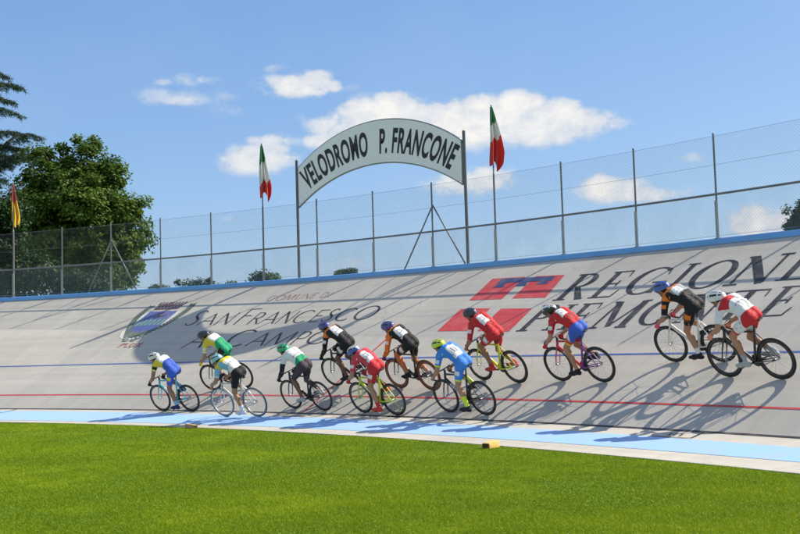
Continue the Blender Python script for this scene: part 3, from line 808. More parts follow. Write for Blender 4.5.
def trees():
    bark = M('bark', (0.10, 0.075, 0.05), 0.9, 0.35, 6, bump=0.6)
    leaf = attr_leaf('broad_leaf', (0.044, 0.098, 0.016), (0.140, 0.215, 0.034), 0.36)
    dark = attr_leaf('dark_leaf', (0.016, 0.042, 0.014), (0.04, 0.085, 0.022), 0.2)
    D = 46.0
    base = at(78, 300, D); base.z = GROUND_Z
    def rel(u, v, d=D): p = at(u, v, d) - base; return (p.x, p.y, p.z)
    px = D / F_PX
    def R(a, b, c=None): return (a * px, (c or a) * px, b * px)
    blobs = [(rel(72, 215), R(52, 60)), (rel(112, 232), R(36, 40)), (rel(82, 172), R(26, 34)), (rel(42, 182), R(24, 36)), (rel(104, 186), R(26, 28)), (rel(40, 235), R(50, 55)), (rel(122, 215), R(22, 22)),
             (rel(106, 268), R(34, 28)), (rel(15, 250), R(40, 50)), (rel(62, 148), R(5, 12)), (rel(90, 146), R(5, 12)), (rel(116, 172), R(6, 12)), (rel(44, 158), R(6, 12)), (rel(136, 205), R(12, 8)), (rel(140, 238), R(10, 8)), (rel(76, 142), R(3, 9)), (rel(128, 260), R(14, 22))]
    broadleaf(base, blobs, 80000, 0.165, leaf, 'large leafy green tree standing behind the fence at the left of the track', 'trees beyond the fence', 4, 3.2, 0.28, bark, 0.36, perclump=80)
    b2 = at(0, 300, 40.0); b2.z = GROUND_Z; base2 = b2
    px2 = 40 / F_PX
    def rel2(u, v): p = at(u, v, 40.0) - base2; return (p.x, p.y, p.z)
    broadleaf(base2, [(rel2(-18, 250), (44 * px2, 1.3, 56 * px2)), (rel2(6, 212), (24 * px2, 1.0, 26 * px2)), (rel2(28, 276), (34 * px2, 1.2, 24 * px2)), (rel2(80, 286), (30 * px2, 1.0, 14 * px2))], 30000, 0.13, dark, 'dark shady tree behind the red and yellow flag, below the cedar boughs', 'trees beyond the fence', 9, 2.0, 0.22, bark, 0.33)  # shade over the lower left foliage is put into this dark leaf colour
    # cedar to the left, only its boughs reach into the picture
    dc = 50.0; cb = at(-62, 300, dc); cb.z = GROUND_Z
    needle = attr_leaf('cedar_needles', (0.028, 0.062, 0.046), (0.070, 0.125, 0.088), 0.2)
    bs = []
    k = dc / F_PX
    for (v, u1, rise, droop, ang) in ((86, 24, .5, .75, 0.0), (94, 12, .5, .8, .35), (112, 27, 0.4, .75, -.1), (120, 14, .5, .7, -.4), (132, 20, .3, .45, .12), (146, 24, .3, .5, .05), (152, 14, .4, .7, .3), (164, 14, .3, .5, -.15), (72, 6, .4, .5, .2), (250, 44, 5.6, 0.35, -.02), (240, 30, 4.2, 0.35, .15), (262, 38, 5.2, .4, -.12), (225, 16, 2.2, .3, -.3), (215, 10, .8, .4, -.2), (60, -5, .3, .3, 0), (85, 5, .4, .5, -.5), (150, 0, .5, .5, -.7),
                                     (230, 15, .6, .4, .1), (120, -20, .4, .4, 2.8), (160, -20, .4, .5, 2.5), (180, -20, .4, .5, 1.6), (140, -20, .4, .5, -1.6)):
        z = at(-62, v, dc).z - GROUND_Z; bs.append((z, ang, (u1 + 62) * k, rise, droop))
    topz = max(b[0] for b in bs) + 1.3; r3 = random.Random(5)
    for i in range(30):
        z = 2.2 + (topz - 2.8) * (i + .5) / 30; bs.append((z, r3.uniform(1.0, 5.3), (topz - z) * .42 + .7 + r3.uniform(0, .8), .5, .6))
    for i in range(6): bs.append((topz - .5 - .28 * i, i * 2.4, .5 + .16 * i, .3, .2))
    cedar(cb, topz, bs, 'blue green cedar whose layered boughs reach in at the left edge', 21, needle, bark)
    # small crowns showing just above the banking, and one at the right edge
    far = attr_leaf('far_leaf', (0.040, 0.075, 0.030), (0.085, 0.130, 0.045), 0.2)
    for i, (u, v, hw, hh, d, lab) in enumerate(((200, 287, 24, 8, 75, 'low dark tree crown just above the banking between the big tree and the flag'),
                                                (263, 279, 15, 8, 75, 'small round tree crown at the foot of the flag left of the arched sign'),
                                                (346, 273, 6, 3, 80, 'tiny tree crown showing under the left half of the arched sign'),
                                                (160, 291, 10, 6, 70, 'small bushy crown just right of the big leafy tree'),
                                                (804, 214, 11, 17, 60, 'dark tree behind the fence at the right edge'))):
        b = at(u, 340, d); b.z = GROUND_Z; pxd = d / F_PX
        p = at(u, v, d) - b
        bl = [((p.x, p.y, p.z), (hw * pxd * .8, hw * pxd * .8, hh * pxd)), ((p.x + hw * pxd * .5, p.y, p.z - hh * pxd * .4), (hw * pxd * .6, hw * pxd * .6, hh * pxd * .8)), ((p.x - hw * pxd * .5, p.y + .3, p.z - hh * pxd * .5), (hw * pxd * .6, hw * pxd * .6, hh * pxd * .8)),
              ((p.x, p.y, p.z - hh * pxd * 1.5), (hw * pxd, hw * pxd, hh * pxd * 1.2))]
        bl.append(((p.x, p.y, p.z * .55), (hw * pxd * .9, hw * pxd * .8, p.z * .45)))
        r2 = random.Random(50 + i)
        for _ in range(7): bl.append(((p.x + r2.uniform(-1.25, 1.25) * hw * pxd, p.y + r2.uniform(-.8, .8), p.z + r2.uniform(-1.0, .75) * hh * pxd), (r2.uniform(.15, .4) * hw * pxd, .5, r2.uniform(.25, .5) * hh * pxd)))
        broadleaf(b, bl, 10000, 0.17, far if i < 4 else dark, lab, 'trees beyond the fence', 30 + i, max(1, p.z * .5), 0.16, bark, 0.26, 'distant_tree', 35)

# ------------------------------------------------------------------ bicycles
WR = 0.335
BBX = Vector((0, 0, 0.28)); AXR = Vector((-0.395, 0, WR)); AXF = Vector((0.565, 0, WR))
WH = {}
def wheel_meshes(depth):
    if depth in WH: return WH[depth]
    t = MB(); t.torus((0, 0, 0), WR - 0.014, 0.014, n=56, k=8)
    r = MB(); r.torus((0, 0, 0), WR - 0.024 - depth / 2, depth / 2 + 0.003, n=56, k=8, ry=0.0125)
    s = MB(); n = 20 if depth < 0.04 else 16
    for i in range(n):
        a = 2 * PI * i / n; a2 = a + (0.35 if i % 2 else -0.35); y = 0.028 * (1 if (i // 2) % 2 else -1)
        rr = WR - 0.022 - depth
        s.path([(0.02 * math.cos(a2), y, 0.02 * math.sin(a2)), (rr * math.cos(a), 0, rr * math.sin(a))], 0.0016 if depth < .04 else 0.0024, 4, cap=False)
    h = MB(); h.path([(0, -.045, 0), (0, -.03, 0), (0, -.028, 0), (0, .028, 0), (0, .03, 0), (0, .045, 0)], [.008, .02, .013, .013, .02, .008], 10)
    WH[depth] = [x.mesh(nm) for x, nm in ((t, 'tyre'), (r, 'rim'), (s, 'spokes'), (h, 'hub'))]
    return WH[depth]

def paint(name, col, coat=0.5): return M(name, col, 0.35, 0.04, 6, coat=coat)
RUB = lambda: M('tyre_rubber', (0.018, 0.018, 0.019), 0.8, 0.2, 20)
ALU = lambda: M('aluminium', (0.55, 0.56, 0.57), 0.32, 0.05, 8, 0.9)
CARB = lambda: M('black_carbon', (0.016, 0.016, 0.018), 0.38, 0.2, 30, coat=0.3)

def add_wheel(root, pos, depth, rim_m, tyre_m, spoke_m, rot):
    depth = round(depth + .006, 4)
    e = bpy.data.objects.new('wheel', None); COL.objects.link(e); e.parent = root; e.location = pos; e.rotation_euler = (0, rot, 0); e.empty_display_size = .1
    for me, mt in zip(wheel_meshes(depth), (tyre_m, rim_m, spoke_m, ALU())):
        o = bpy.data.objects.new(me.name.split('.')[0], me); COL.objects.link(o); o.parent = e
        if not me.materials: me.materials.append(mt)
        o.material_slots[0].link = 'OBJECT'; o.material_slots[0].material = mt
        if me.name.startswith(('tyre', 'rim', 'hub')) : me.polygons.foreach_set('use_smooth', [True] * len(me.polygons))

def drop_bar_pts(sgn):
    c = Vector((0.425, 0, 0.868))
    return [c, c + Vector((0.005, sgn * .10, 0)), c + Vector((.012, sgn * .165, 0)), c + Vector((.035, sgn * .195, -.004)), c + Vector((.07, sgn * .202, -.015)), c + Vector((.108, sgn * .205, -.045)), c + Vector((.112, sgn * .207, -.09)), c + Vector((.095, sgn * .208, -.128)), c + Vector((.04, sgn * .21, -.142)), c + Vector((-.03, sgn * .21, -.148))]

def bicycle(mat, crank, cfg, label):
    root = bpy.data.objects.new('bicycle', None); COL.objects.link(root); root.matrix_world = mat; root.empty_display_size = .3
    tag(root, label, 'bicycle', 'track bicycles ridden round the bend')
    fm = cfg['frame']; f2 = cfg.get('frame2', fm); fk = cfg.get('fork', fm); bar = cfg.get('bar', CARB())
    headb = Vector((0.452, 0, 0.655)); headt = Vector((0.412, 0, 0.80)); seatc = Vector((-0.142, 0, 0.77))
    mb = MB()
    mb.path([headb.lerp(headt, .2), BBX], [.027, .031], 12, 0); mb.path([headt.lerp(headb, .2), seatc], [.019, .016], 12, 0)
    mb.path([BBX, seatc + (seatc - BBX).normalized() * .03], [.021, .018], 12, 1); mb.path([headb, headt], [.026, .023], 12, 0)
    for s in (-1, 1):
        mb.path([BBX + Vector((-.02, s * .025, 0)), BBX + Vector((-.12, s * .045, .012)), AXR + Vector((0, s * .058, 0))], [.013, .012, .009], 8, 1)
        mb.path([seatc + Vector((-.01, s * .012, -.03)), seatc + Vector((-.05, s * .04, -.11)), AXR + Vector((0, s * .058, 0))], [.009, .009, .008], 8, 1)
        mb.box(AXR + Vector((0, s * .06, 0)), (.05, .006, .025), 1)
    mb.path([BBX + Vector((0, -.036, 0)), BBX + Vector((0, .036, 0))], .025, 12, 1)
    o = mb.build('frame', [fm, f2], root); smooth_by_angle(o)
    h0 = headb.lerp(headt, .2); dk = cfg.get('decal', M('decal_white', (.7, .7, .7), .4, .03))
    mb = MB()
    for t0, t1 in ((.26, .30), (.33, .36), (.38, .44), (.47, .50), (.53, .55), (.57, .62)):
        a_, b_ = h0.lerp(BBX, t0), h0.lerp(BBX, t1); mb.path([a_, b_], [.0278 + .004 * t0, .0278 + .004 * t1], 12, cap=False)
    q = mb.build('decal', dk, o, True); q['label'] = 'band of decal marks round the down tube'
    mb = MB()
    for s in (-1, 1): mb.path([headb + Vector((0, s * .01, -.005)), headb + Vector((.012, s * .045, -.05)), headb.lerp(AXF, .55) + Vector((0, s * .055, 0)), AXF + Vector((0, s * .055, 0))], [.018, .015, .012, .009], 8)
    o = mb.build('fork', fk, root); smooth_by_angle(o)
    add_wheel(root, AXR, cfg.get('depth_r', cfg.get('depth', .026)), cfg.get('rim', CARB()), cfg.get('tyre', RUB()), cfg.get('spoke', ALU()), random.random() * 6)
    add_wheel(root, AXF, cfg.get('depth', .026), cfg.get('rim', CARB()), cfg.get('tyre', RUB()), cfg.get('spoke', ALU()), random.random() * 6)
    mb = MB(); top = Vector((-0.198, 0, 0.955)); mb.path([seatc, top], .0135, 10); mb.box(top + Vector((0, 0, .005)), (.06, .035, .02)); mb.build('seatpost', CARB(), root, True)
    # saddle: lofted from wide rear to narrow nose
    mb = MB(); V = []; secs = [(-.335, .04, .985, .02), (-.325, .060, .99, .03), (-.27, .072, .992, .034), (-.20, .05, .987, .032), (-.12, .026, .984, .028), (-.07, .018, .981, .022), (-.055, .010, .978, .014)]
    nn = 10
    for x, w, z, h in secs:
        for j in range(nn):
            a = 2 * PI * j / nn; V.append((x, w * math.cos(a), z - h * .5 + h * .5 * math.sin(a)))
    Fq = [(i * nn + j, i * nn + (j + 1) % nn, (i + 1) * nn + (j + 1) % nn, (i + 1) * nn + j) for i in range(len(secs) - 1) for j in range(nn)]
    Fq += [tuple(range(nn)), tuple(range((len(secs) - 1) * nn + nn - 1, (len(secs) - 1) * nn - 1, -1))]
    mb.add(V, Fq)
    for s in (-1, 1): mb.path([(-.30, s * .03, .97), (-.22, s * .022, .957), (-.17, s * .02, .957), (-.09, s * .01, .968)], .0035, 6)
    mb.build('saddle', cfg.get('saddle', M('saddle_black', (.02, .02, .02), .55, .1, 9)), root, True)
    mb = MB(); mb.path([headt + Vector((0, 0, -.01)), headt + Vector((-.012, 0, .045))], .021, 10); mb.path([headt + Vector((-.01, 0, .035)), Vector((.425, 0, .868))], .016, 10); mb.build('stem', CARB(), root, True)
    mb = MB(); mb.path(drop_bar_pts(-1)[::-1] + drop_bar_pts(1)[1:], .0125, 8)
    hb = mb.build('handlebar', bar, root, True)
    for s in (-1, 1):
        mt = MB(); mt.path(drop_bar_pts(s)[3:], .0165, 10); mt.build('bar_tape', cfg.get('tape', CARB()), hb, True)
    # cranks and chain
    mb = MB(); mb.path([BBX + Vector((0, -.046, 0)), BBX + Vector((0, -.042, 0))], .096, 28); 
    cr = mb.build('crankset', ALU() if cfg.get('bright') else CARB(), root)
    for s, ph in ((1, crank), (-1, crank + PI)):
        end = BBX + Vector((.17 * math.cos(ph), s * .068, .17 * math.sin(ph)))
        mb = MB(); mb.path([BBX + Vector((0, s * .055, 0)), end], [.016, .012], 8); mb.build('crank_arm', CARB(), cr, True)
        mb = MB(); mb.path([end, end + Vector((0, s * .09, 0))], .006, 6); mb.box(end + Vector((0, s * .055, 0)), (.07, .055, .018)); mb.build('pedal', CARB(), cr)
    mb = MB(); P = []
    for i in range(17):
        a = PI / 2 - PI * i / 16; P.append(BBX + Vector((.098 * math.cos(a), -.044, .098 * math.sin(a))))
    for i in range(9):
        a = -PI / 2 - PI * i / 8; P.append(AXR + Vector((.032 * math.cos(a), -.044, .032 * math.sin(a))))
    mb.path(P, .0055, 5, closed=True); mb.build('chain', M('chain_steel', (.12, .11, .10), .5, .2, 20, .8), root)
    return root

# ------------------------------------------------------------------ riders
def cone_sd(P, a, b, ra, rb):
    ba = b - a; l2 = ba @ ba
    t = np.clip(((P - a) @ ba) / l2, 0, 1)
    d = np.linalg.norm(P - a - t[..., None] * ba, axis=-1)
    return d - (ra + (rb - ra) * t), t

class Body:
    def __init__(s): s.p = []
    def cone(s, lab, a, b, ra, rb, k=.012): s.p.append((lab, np.array(a, float), np.array(b, float), ra, rb, k, None))
    def ell(s, lab, c, rad, axes, k=.012): s.p.append((lab, np.array(c, float), None, np.array(rad, float), 0, k, np.array(axes, float)))
    def sd(s, P, prim):
        lab, a, b, ra, rb, k, ax = prim
        if b is not None: return cone_sd(P, a, b, ra, rb)
        q = (P - a) @ ax.T; k0 = np.linalg.norm(q / ra, axis=-1); k1 = np.linalg.norm(q / ra ** 2, axis=-1) + 1e-9
        return k0 * (k0 - 1) / k1, np.zeros(k0.shape)
    def bounds(s, pr):
        lab, a, b, ra, rb, k, ax = pr
        m = max(np.max(ra), rb) + .05
        lo, hi = (np.minimum(a, b), np.maximum(a, b)) if b is not None else (a, a)
        return lo - m, hi + m
    def mesh(s, h=.0075):
        bs = [s.bounds(p) for p in s.p]
        lo = np.min([b[0] for b in bs], 0); hi = np.max([b[1] for b in bs], 0)
        n = np.ceil((hi - lo) / h).astype(int) + 1
        D = np.full(n, .2, np.float32)
        for pr, (bl, bh) in zip(s.p, bs):
            i0 = np.maximum(0, np.floor((bl - lo) / h).astype(int)); i1 = np.minimum(n, np.ceil((bh - lo) / h).astype(int) + 1)
            g = np.stack(np.meshgrid(*[lo[q] + h * np.arange(i0[q], i1[q]) for q in range(3)], indexing='ij'), -1)
            d, _ = s.sd(g, pr); sl = tuple(slice(i0[q], i1[q]) for q in range(3)); o = D[sl]; k = pr[5]
            hh = np.maximum(k - np.abs(o - d), 0) / k
            D[sl] = np.minimum(o, d) - hh * hh * k * .25
        # surface nets
        ins = D < 0
        c = [ins[dx:n[0] - 1 + dx, dy:n[1] - 1 + dy, dz:n[2] - 1 + dz] for dx in (0, 1) for dy in (0, 1) for dz in (0, 1)]
        cs = np.sum(c, 0); act = (cs > 0) & (cs < 8)
        idx = np.full(act.shape, -1, np.int64); A = np.argwhere(act); idx[act] = np.arange(len(A))
        acc = np.zeros((len(A), 3)); cnt = np.zeros(len(A))
        corners = [(dx, dy, dz) for dx in (0, 1) for dy in (0, 1) for dz in (0, 1)]
        for i, ca in enumerate(corners):
            for j, cb in enumerate(corners):
                if j > i and sum(abs(ca[q] - cb[q]) for q in range(3)) == 1:
                    va = D[A[:, 0] + ca[0], A[:, 1] + ca[1], A[:, 2] + ca[2]].astype(float); vb = D[A[:, 0] + cb[0], A[:, 1] + cb[1], A[:, 2] + cb[2]].astype(float)
                    m = (va < 0) != (vb < 0); t = np.where(m, va / np.where(m, va - vb, 1), 0)
                    acc += np.where(m[:, None], np.array(ca) + t[:, None] * (np.array(cb) - np.array(ca)), 0); cnt += m
        V = lo + h * (A + acc / cnt[:, None])
        Q = []
        for ax in range(3):
            a1, a2 = (ax + 1) % 3, (ax + 2) % 3
            sl0 = [slice(None)] * 3; sl1 = [slice(None)] * 3; sl0[ax] = slice(0, -1); sl1[ax] = slice(1, None)
            f0 = ins[tuple(sl0)]; f1 = ins[tuple(sl1)]; ch = np.argwhere(f0 != f1)
            ch = ch[(ch[:, a1] > 0) & (ch[:, a2] > 0) & (ch[:, a1] < n[a1] - 1) & (ch[:, a2] < n[a2] - 1)]
            o1 = np.zeros(3, int); o1[a1] = 1; o2 = np.zeros(3, int); o2[a2] = 1
            g = lambda e: idx[e[:, 0], e[:, 1], e[:, 2]]
            q = np.stack([g(ch - o1 - o2), g(ch - o2), g(ch), g(ch - o1)], 1)
            fl = ~f0[ch[:, 0], ch[:, 1], ch[:, 2]]
            q[fl] = q[fl][:, ::-1]; Q.append(q)
        Q = np.concatenate(Q)
        # nearest primitive of every vertex
        best = np.full(len(V), 9.); lab = np.zeros(len(V), int); tt = np.zeros(len(V))
        for i, pr in enumerate(s.p):
            d, t = s.sd(V, pr); m = d < best; best[m] = d[m]; lab[m] = i; tt[m] = t[m]
        return V, Q, np.array([p[0] for p in s.p])[lab], tt

def ik(a, b, l1, l2, pole):
    d = b - a; L = np.linalg.norm(d); L = min(L, (l1 + l2) * .999); u = d / np.linalg.norm(d)
    x = (l1 * l1 - l2 * l2 + L * L) / (2 * L); y = math.sqrt(max(0, l1 * l1 - x * x))
    p = pole - u * (pole @ u); p = p / np.linalg.norm(p)
    return a + u * x + p * y

def v3(*a): return np.array(a, float)

def pose_body(crank, lift=0.0, head_yaw=0.0, head_dn=0.25, hunch=0.0, head_h=0.0):
    B = Body()
    pel = v3(-.165, 0, 1.035); wai = v3(-.02, 0, 1.185 + lift * .4); che = v3(.125, 0, 1.26 + lift * .8); nec = v3(.255, 0, 1.245 + lift)
    for s in (-1, 1):
        o = lambda y: v3(0, s * y, 0)
        B.cone('pelvis', pel + o(.065), wai + o(.052), .096, .088, .05)
        B.cone('abdomen', wai + o(.052), che + o(.068), .088, .101, .05)
        B.cone('chest', che + o(.068), nec + o(.06) + v3(-.02, 0, -.02), .101, .074, .05)
        B.cone('butt', v3(-.210, s * .064, .995), v3(-.15, s * .070, 1.01), .085, .09, .05)
    hands = []
    for s in (-1, 1):
        sh = nec + v3(-.035, s * .168, -.035); hd = v3(.515, s * .212, .765)
        B.cone('yoke', nec + v3(-.02, s * .05, -.005), sh, .058, .058, .05)
        wr = hd + v3(-.055, s * .012, .065)
        el = ik(sh, wr, .30, .265, v3(-.5, s * .55, -.25))
        B.cone('uarm', sh, el, .054, .040, .025); B.cone('farm', el, el + (wr - el) * .35, .043, .043, .015); B.cone('farm2', el + (wr - el) * .35, wr, .043, .027, .015)
        # hand on the drop: palm over the outside of the bar, four curled fingers, thumb across the inside
        B.cone('hand', wr, hd + v3(-.012, s * .016, .018), .027, .031, .012)
        for i in range(4):
            x = .030 - .0205 * i; L = (.9, 1.0, .96, .8)[i]
            k0 = hd + v3(x, s * .028, .016 - .004 * i); k1 = k0 + v3(.006, s * .002, -.034 * L); k2 = k1 + v3(.0, -s * .030 * L, -.012); k3 = k2 + v3(-.004, -s * .018 * L, .014)
            B.cone('finger', k0, k1, .0100, .0092, .004); B.cone('finger', k1, k2, .0092, .0085, .004); B.cone('finger', k2, k3, .0085, .0078, .004)
        t0 = hd + v3(-.015, -s * .002, .034); t1 = t0 + v3(.032, -s * .022, -.006); t2 = t1 + v3(.022, -s * .010, -.022)
        B.cone('thumb', t0, t1, .0125, .0105, .006); B.cone('thumb', t1, t2, .0105, .0085, .005)
        # leg
        ph = crank + (0 if s > 0 else PI)
        ped = v3(.17 * math.cos(ph), s * .125, .28 + .17 * math.sin(ph)); dip = .16 * math.sin(ph + .6)
        ank = ped + v3(-.118 + .02 * math.cos(ph), -s * .005, .095 + .03 * dip * 3)
        hip = v3(-.155, s * .088, 1.005)
        kn = ik(hip, ank, .435, .425, v3(1, s * .02, .25))
        B.cone('thigh', hip, hip + (kn - hip) * .45, .087, .077, .035); B.cone('thigh2', hip + (kn - hip) * .45, kn, .077, .052, .02)
        m = kn + (ank - kn) * .32; bk = v3(-.014, 0, -.004)
        B.cone('calf', kn, m + bk, .049, .055, .02); B.cone('calf2', m + bk, ank, .055, .032, .02)
        B.cone('foot', ank + v3(-.035, 0, -.055), ank + v3(.03, 0, -.035), .034, .037, .02); B.cone('foot', ank, ank + v3(.0, 0, -.045), .035, .04, .015)
        B.cone('foot', ank + v3(.02, 0, -.045), ped + v3(.015, 0, .032), .038, .033, .015); B.cone('foot', ped + v3(.015, 0, .032), ped + v3(.085, 0, .026), .033, .023, .015)
    # neck and head
    hc = nec + v3(.115, 0, .085 + head_h); 
    cy, sy = math.cos(head_yaw), math.sin(head_yaw); cd, sd_ = math.cos(head_dn), math.sin(head_dn)
    fw = v3(cy * cd, sy * cd, -sd_); lf = v3(-sy, cy, 0); up = np.cross(fw, lf)
    AX = np.array([fw, lf, up]); P = lambda f, l, u: hc + fw * f + lf * l + up * u
    B.cone('neck', nec + v3(-.01, 0, .0), P(-.035, 0, -.06), .062, .055, .035)
    B.ell('head', P(-.005, 0, .035), (.098, .077, .092), AX, .02); B.cone('face', P(.035, 0, -.01), P(.052, 0, -.085), .060, .040, .025)
    B.cone('nose', P(.092, 0, .005), P(.112, 0, -.03), .010, .013, .012); B.cone('face', P(.075, -.03, .018), P(.075, .03, .018), .018, .018, .012)
    B.cone('face', P(.082, 0, -.062), P(.086, 0, -.062), .017, .017, .012)
    for s in (-1, 1): B.ell('ear', P(-.012, s * .078, -.012), (.022, .010, .033), AX, .008)
    return B, hc, AX

def largest(Q, mask, n):
    """keep only the biggest connected piece of the masked faces"""
    f = np.flatnonzero(mask)
    if len(f) == 0: return mask
    q = Q[f]; lab = np.arange(n)
    for _ in range(400):
        m = lab[q].min(1); new = lab.copy()
        np.minimum.at(new, q.ravel(), np.repeat(m, 4)); new = new[new]
        if (new == lab).all(): break
        lab = new
    r = lab[q[:, 0]]; u, c = np.unique(r, return_counts=True)
    out = np.zeros(len(Q), bool); out[f[r == u[c.argmax()]]] = True; return out

def sub_mesh(name, V, Q, mask, nrm, off, mats, mi, parent, lip=True):
    mask = largest(Q, mask, len(V))
    return sub_mesh_(name, V, Q, mask, nrm, off, mats, mi, parent, lip)

def sub_mesh_(name, V, Q, mask, nrm, off, mats, mi, parent, lip=True):
    """a garment: the masked part of the body surface, lifted off it, its edges turned in"""
    q = Q[mask]
    if len(q) == 0: return None
    mi = mi[mask]
    used = np.unique(q); remap = np.full(len(V), -1); remap[used] = np.arange(len(used))
    p = V[used]; fold = np.zeros(len(p))
    if name in ('jersey', 'shorts', 'leg_warmer'):
        for k, (fx, fy, fz, a) in enumerate(((46, 21, 30, .0016), (-30, 44, 38, .0014), (85, -37, 52, .0010), (24, 95, -70, .0009))):
            fold += a * np.sin(p @ np.array([fx, fy, fz]) + 2.2 * np.sin(p @ np.array([fz, fx, fy]) * .35 + k))
        fold *= .6 + 1.0 * np.exp(-((p[:, 0] + .04) / .10) ** 2) + .8 * np.exp(-((p[:, 0] - .22) / .06) ** 2)
    W = p + nrm[used] * (off + fold)[:, None]; q2 = remap[q]
    if lip:
        e = np.concatenate([q2[:, [0, 1]], q2[:, [1, 2]], q2[:, [2, 3]], q2[:, [3, 0]]]); fm = np.tile(mi, 4)
        key = np.sort(e, 1); kk = key[:, 0] * (len(W) + 1) + key[:, 1]; un, inv_, ct = np.unique(kk, return_inverse=True, return_counts=True)
        b = e[ct[inv_] == 1]; bmi = fm[ct[inv_] == 1]
        bv = np.unique(b); r2 = np.full(len(W), -1); r2[bv] = len(W) + np.arange(len(bv))
        W = np.concatenate([W, V[used][bv] - nrm[used][bv] * .004])
        q2 = np.concatenate([q2, np.stack([b[:, 1], b[:, 0], r2[b[:, 0]], r2[b[:, 1]]], 1)]); mi = np.concatenate([mi, bmi])
    me = set_mesh(name, W, q2); me.polygons.foreach_set('material_index', mi.astype(np.int32))
    return link(name, me, mats, parent, True)

def helmet(parent, hc, AX, mats, style):
    """ribbed racing helmet with vents; mats = shell, second colour, dark vent"""
    nu, nv = 72, 30; V = []; Fq = []; mi = []
    ctr = hc + AX[2] * .045 + AX[0] * -.012
    for j in range(nv + 1):
        th = PI * j / nv               # 0 front .. pi back, measured along the length
        for i in range(nu + 1):
            ps = PI * (i / nu)         # over the top from right to left
            x = math.cos(th); r = math.sin(th) ** .8 if math.sin(th) > 0 else 0
            y = r * math.cos(ps); z = r * math.sin(ps)
            g = math.cos(ps * 10) ; inl = .35 < th < PI - .45
            vent = g > .05 and inl and (abs(math.sin(th * 2.6 + .5)) > .22) and .12 * PI < ps < .88 * PI
            k = .86 if vent else 1.0 + .02 * (-g)
            back = 1 + .10 * max(0, -x)
            V.append(tuple(ctr + AX[0] * (.148 * x * back) + AX[1] * (.104 * y * k) + AX[2] * (.108 * z * k - .012 + .03 * x * .6 - (.03 if z < .05 else 0))))
    for j in range(nv):
        for i in range(nu):
            Fq.append((j * (nu + 1) + i, (j + 1) * (nu + 1) + i, (j + 1) * (nu + 1) + i + 1, j * (nu + 1) + i + 1))
            th = PI * (j + .5) / nv; ps = PI * (i + .5) / nu; g = math.cos(ps * 10)
            v_ = g > .05 and .35 < th < PI - .45 and abs(math.sin(th * 2.6 + .5)) > .22 and .12 * PI < ps < .88 * PI
            if v_: mi.append(2)
            elif style == 'front' and th < 1.0: mi.append(1)
            elif style == 'rim' and (ps < .16 * PI or ps > .84 * PI): mi.append(1)
            elif style == 'stripe' and abs(g) > .8 and .3 * PI < ps < .7 * PI: mi.append(1)
            else: mi.append(0)
    me = bpy.data.meshes.new('helmet'); me.from_pydata(V, [], Fq); me.polygons.foreach_set('material_index', mi)
    o = link('helmet', me, mats, parent, True)
    md = o.modifiers.new('thick', 'SOLIDIFY'); md.thickness = .014; md.offset = -1
    # chin straps
    mb = MB()
    for s in (-1, 1):
        P = lambda f, l, u: tuple(hc + AX[0] * f + AX[1] * l * s + AX[2] * u)
        mb.path([P(.035, .083, .03), P(.02, .082, -.03), P(.045, .05, -.105), P(.05, 0, -.128)], .004, 5); mb.path([P(-.05, .083, .03), P(.02, .083, -.035)], .004, 5)
    mb.build('chin_strap', mats[2], o)
    return o

FAB = {}
def fab(name, col):
    m = M('fabric_' + name, col, 0.66, 0.12, 11, bump=0.8); m.node_tree.nodes['Principled BSDF'].inputs['Specular IOR Level'].default_value = 0.22; return m

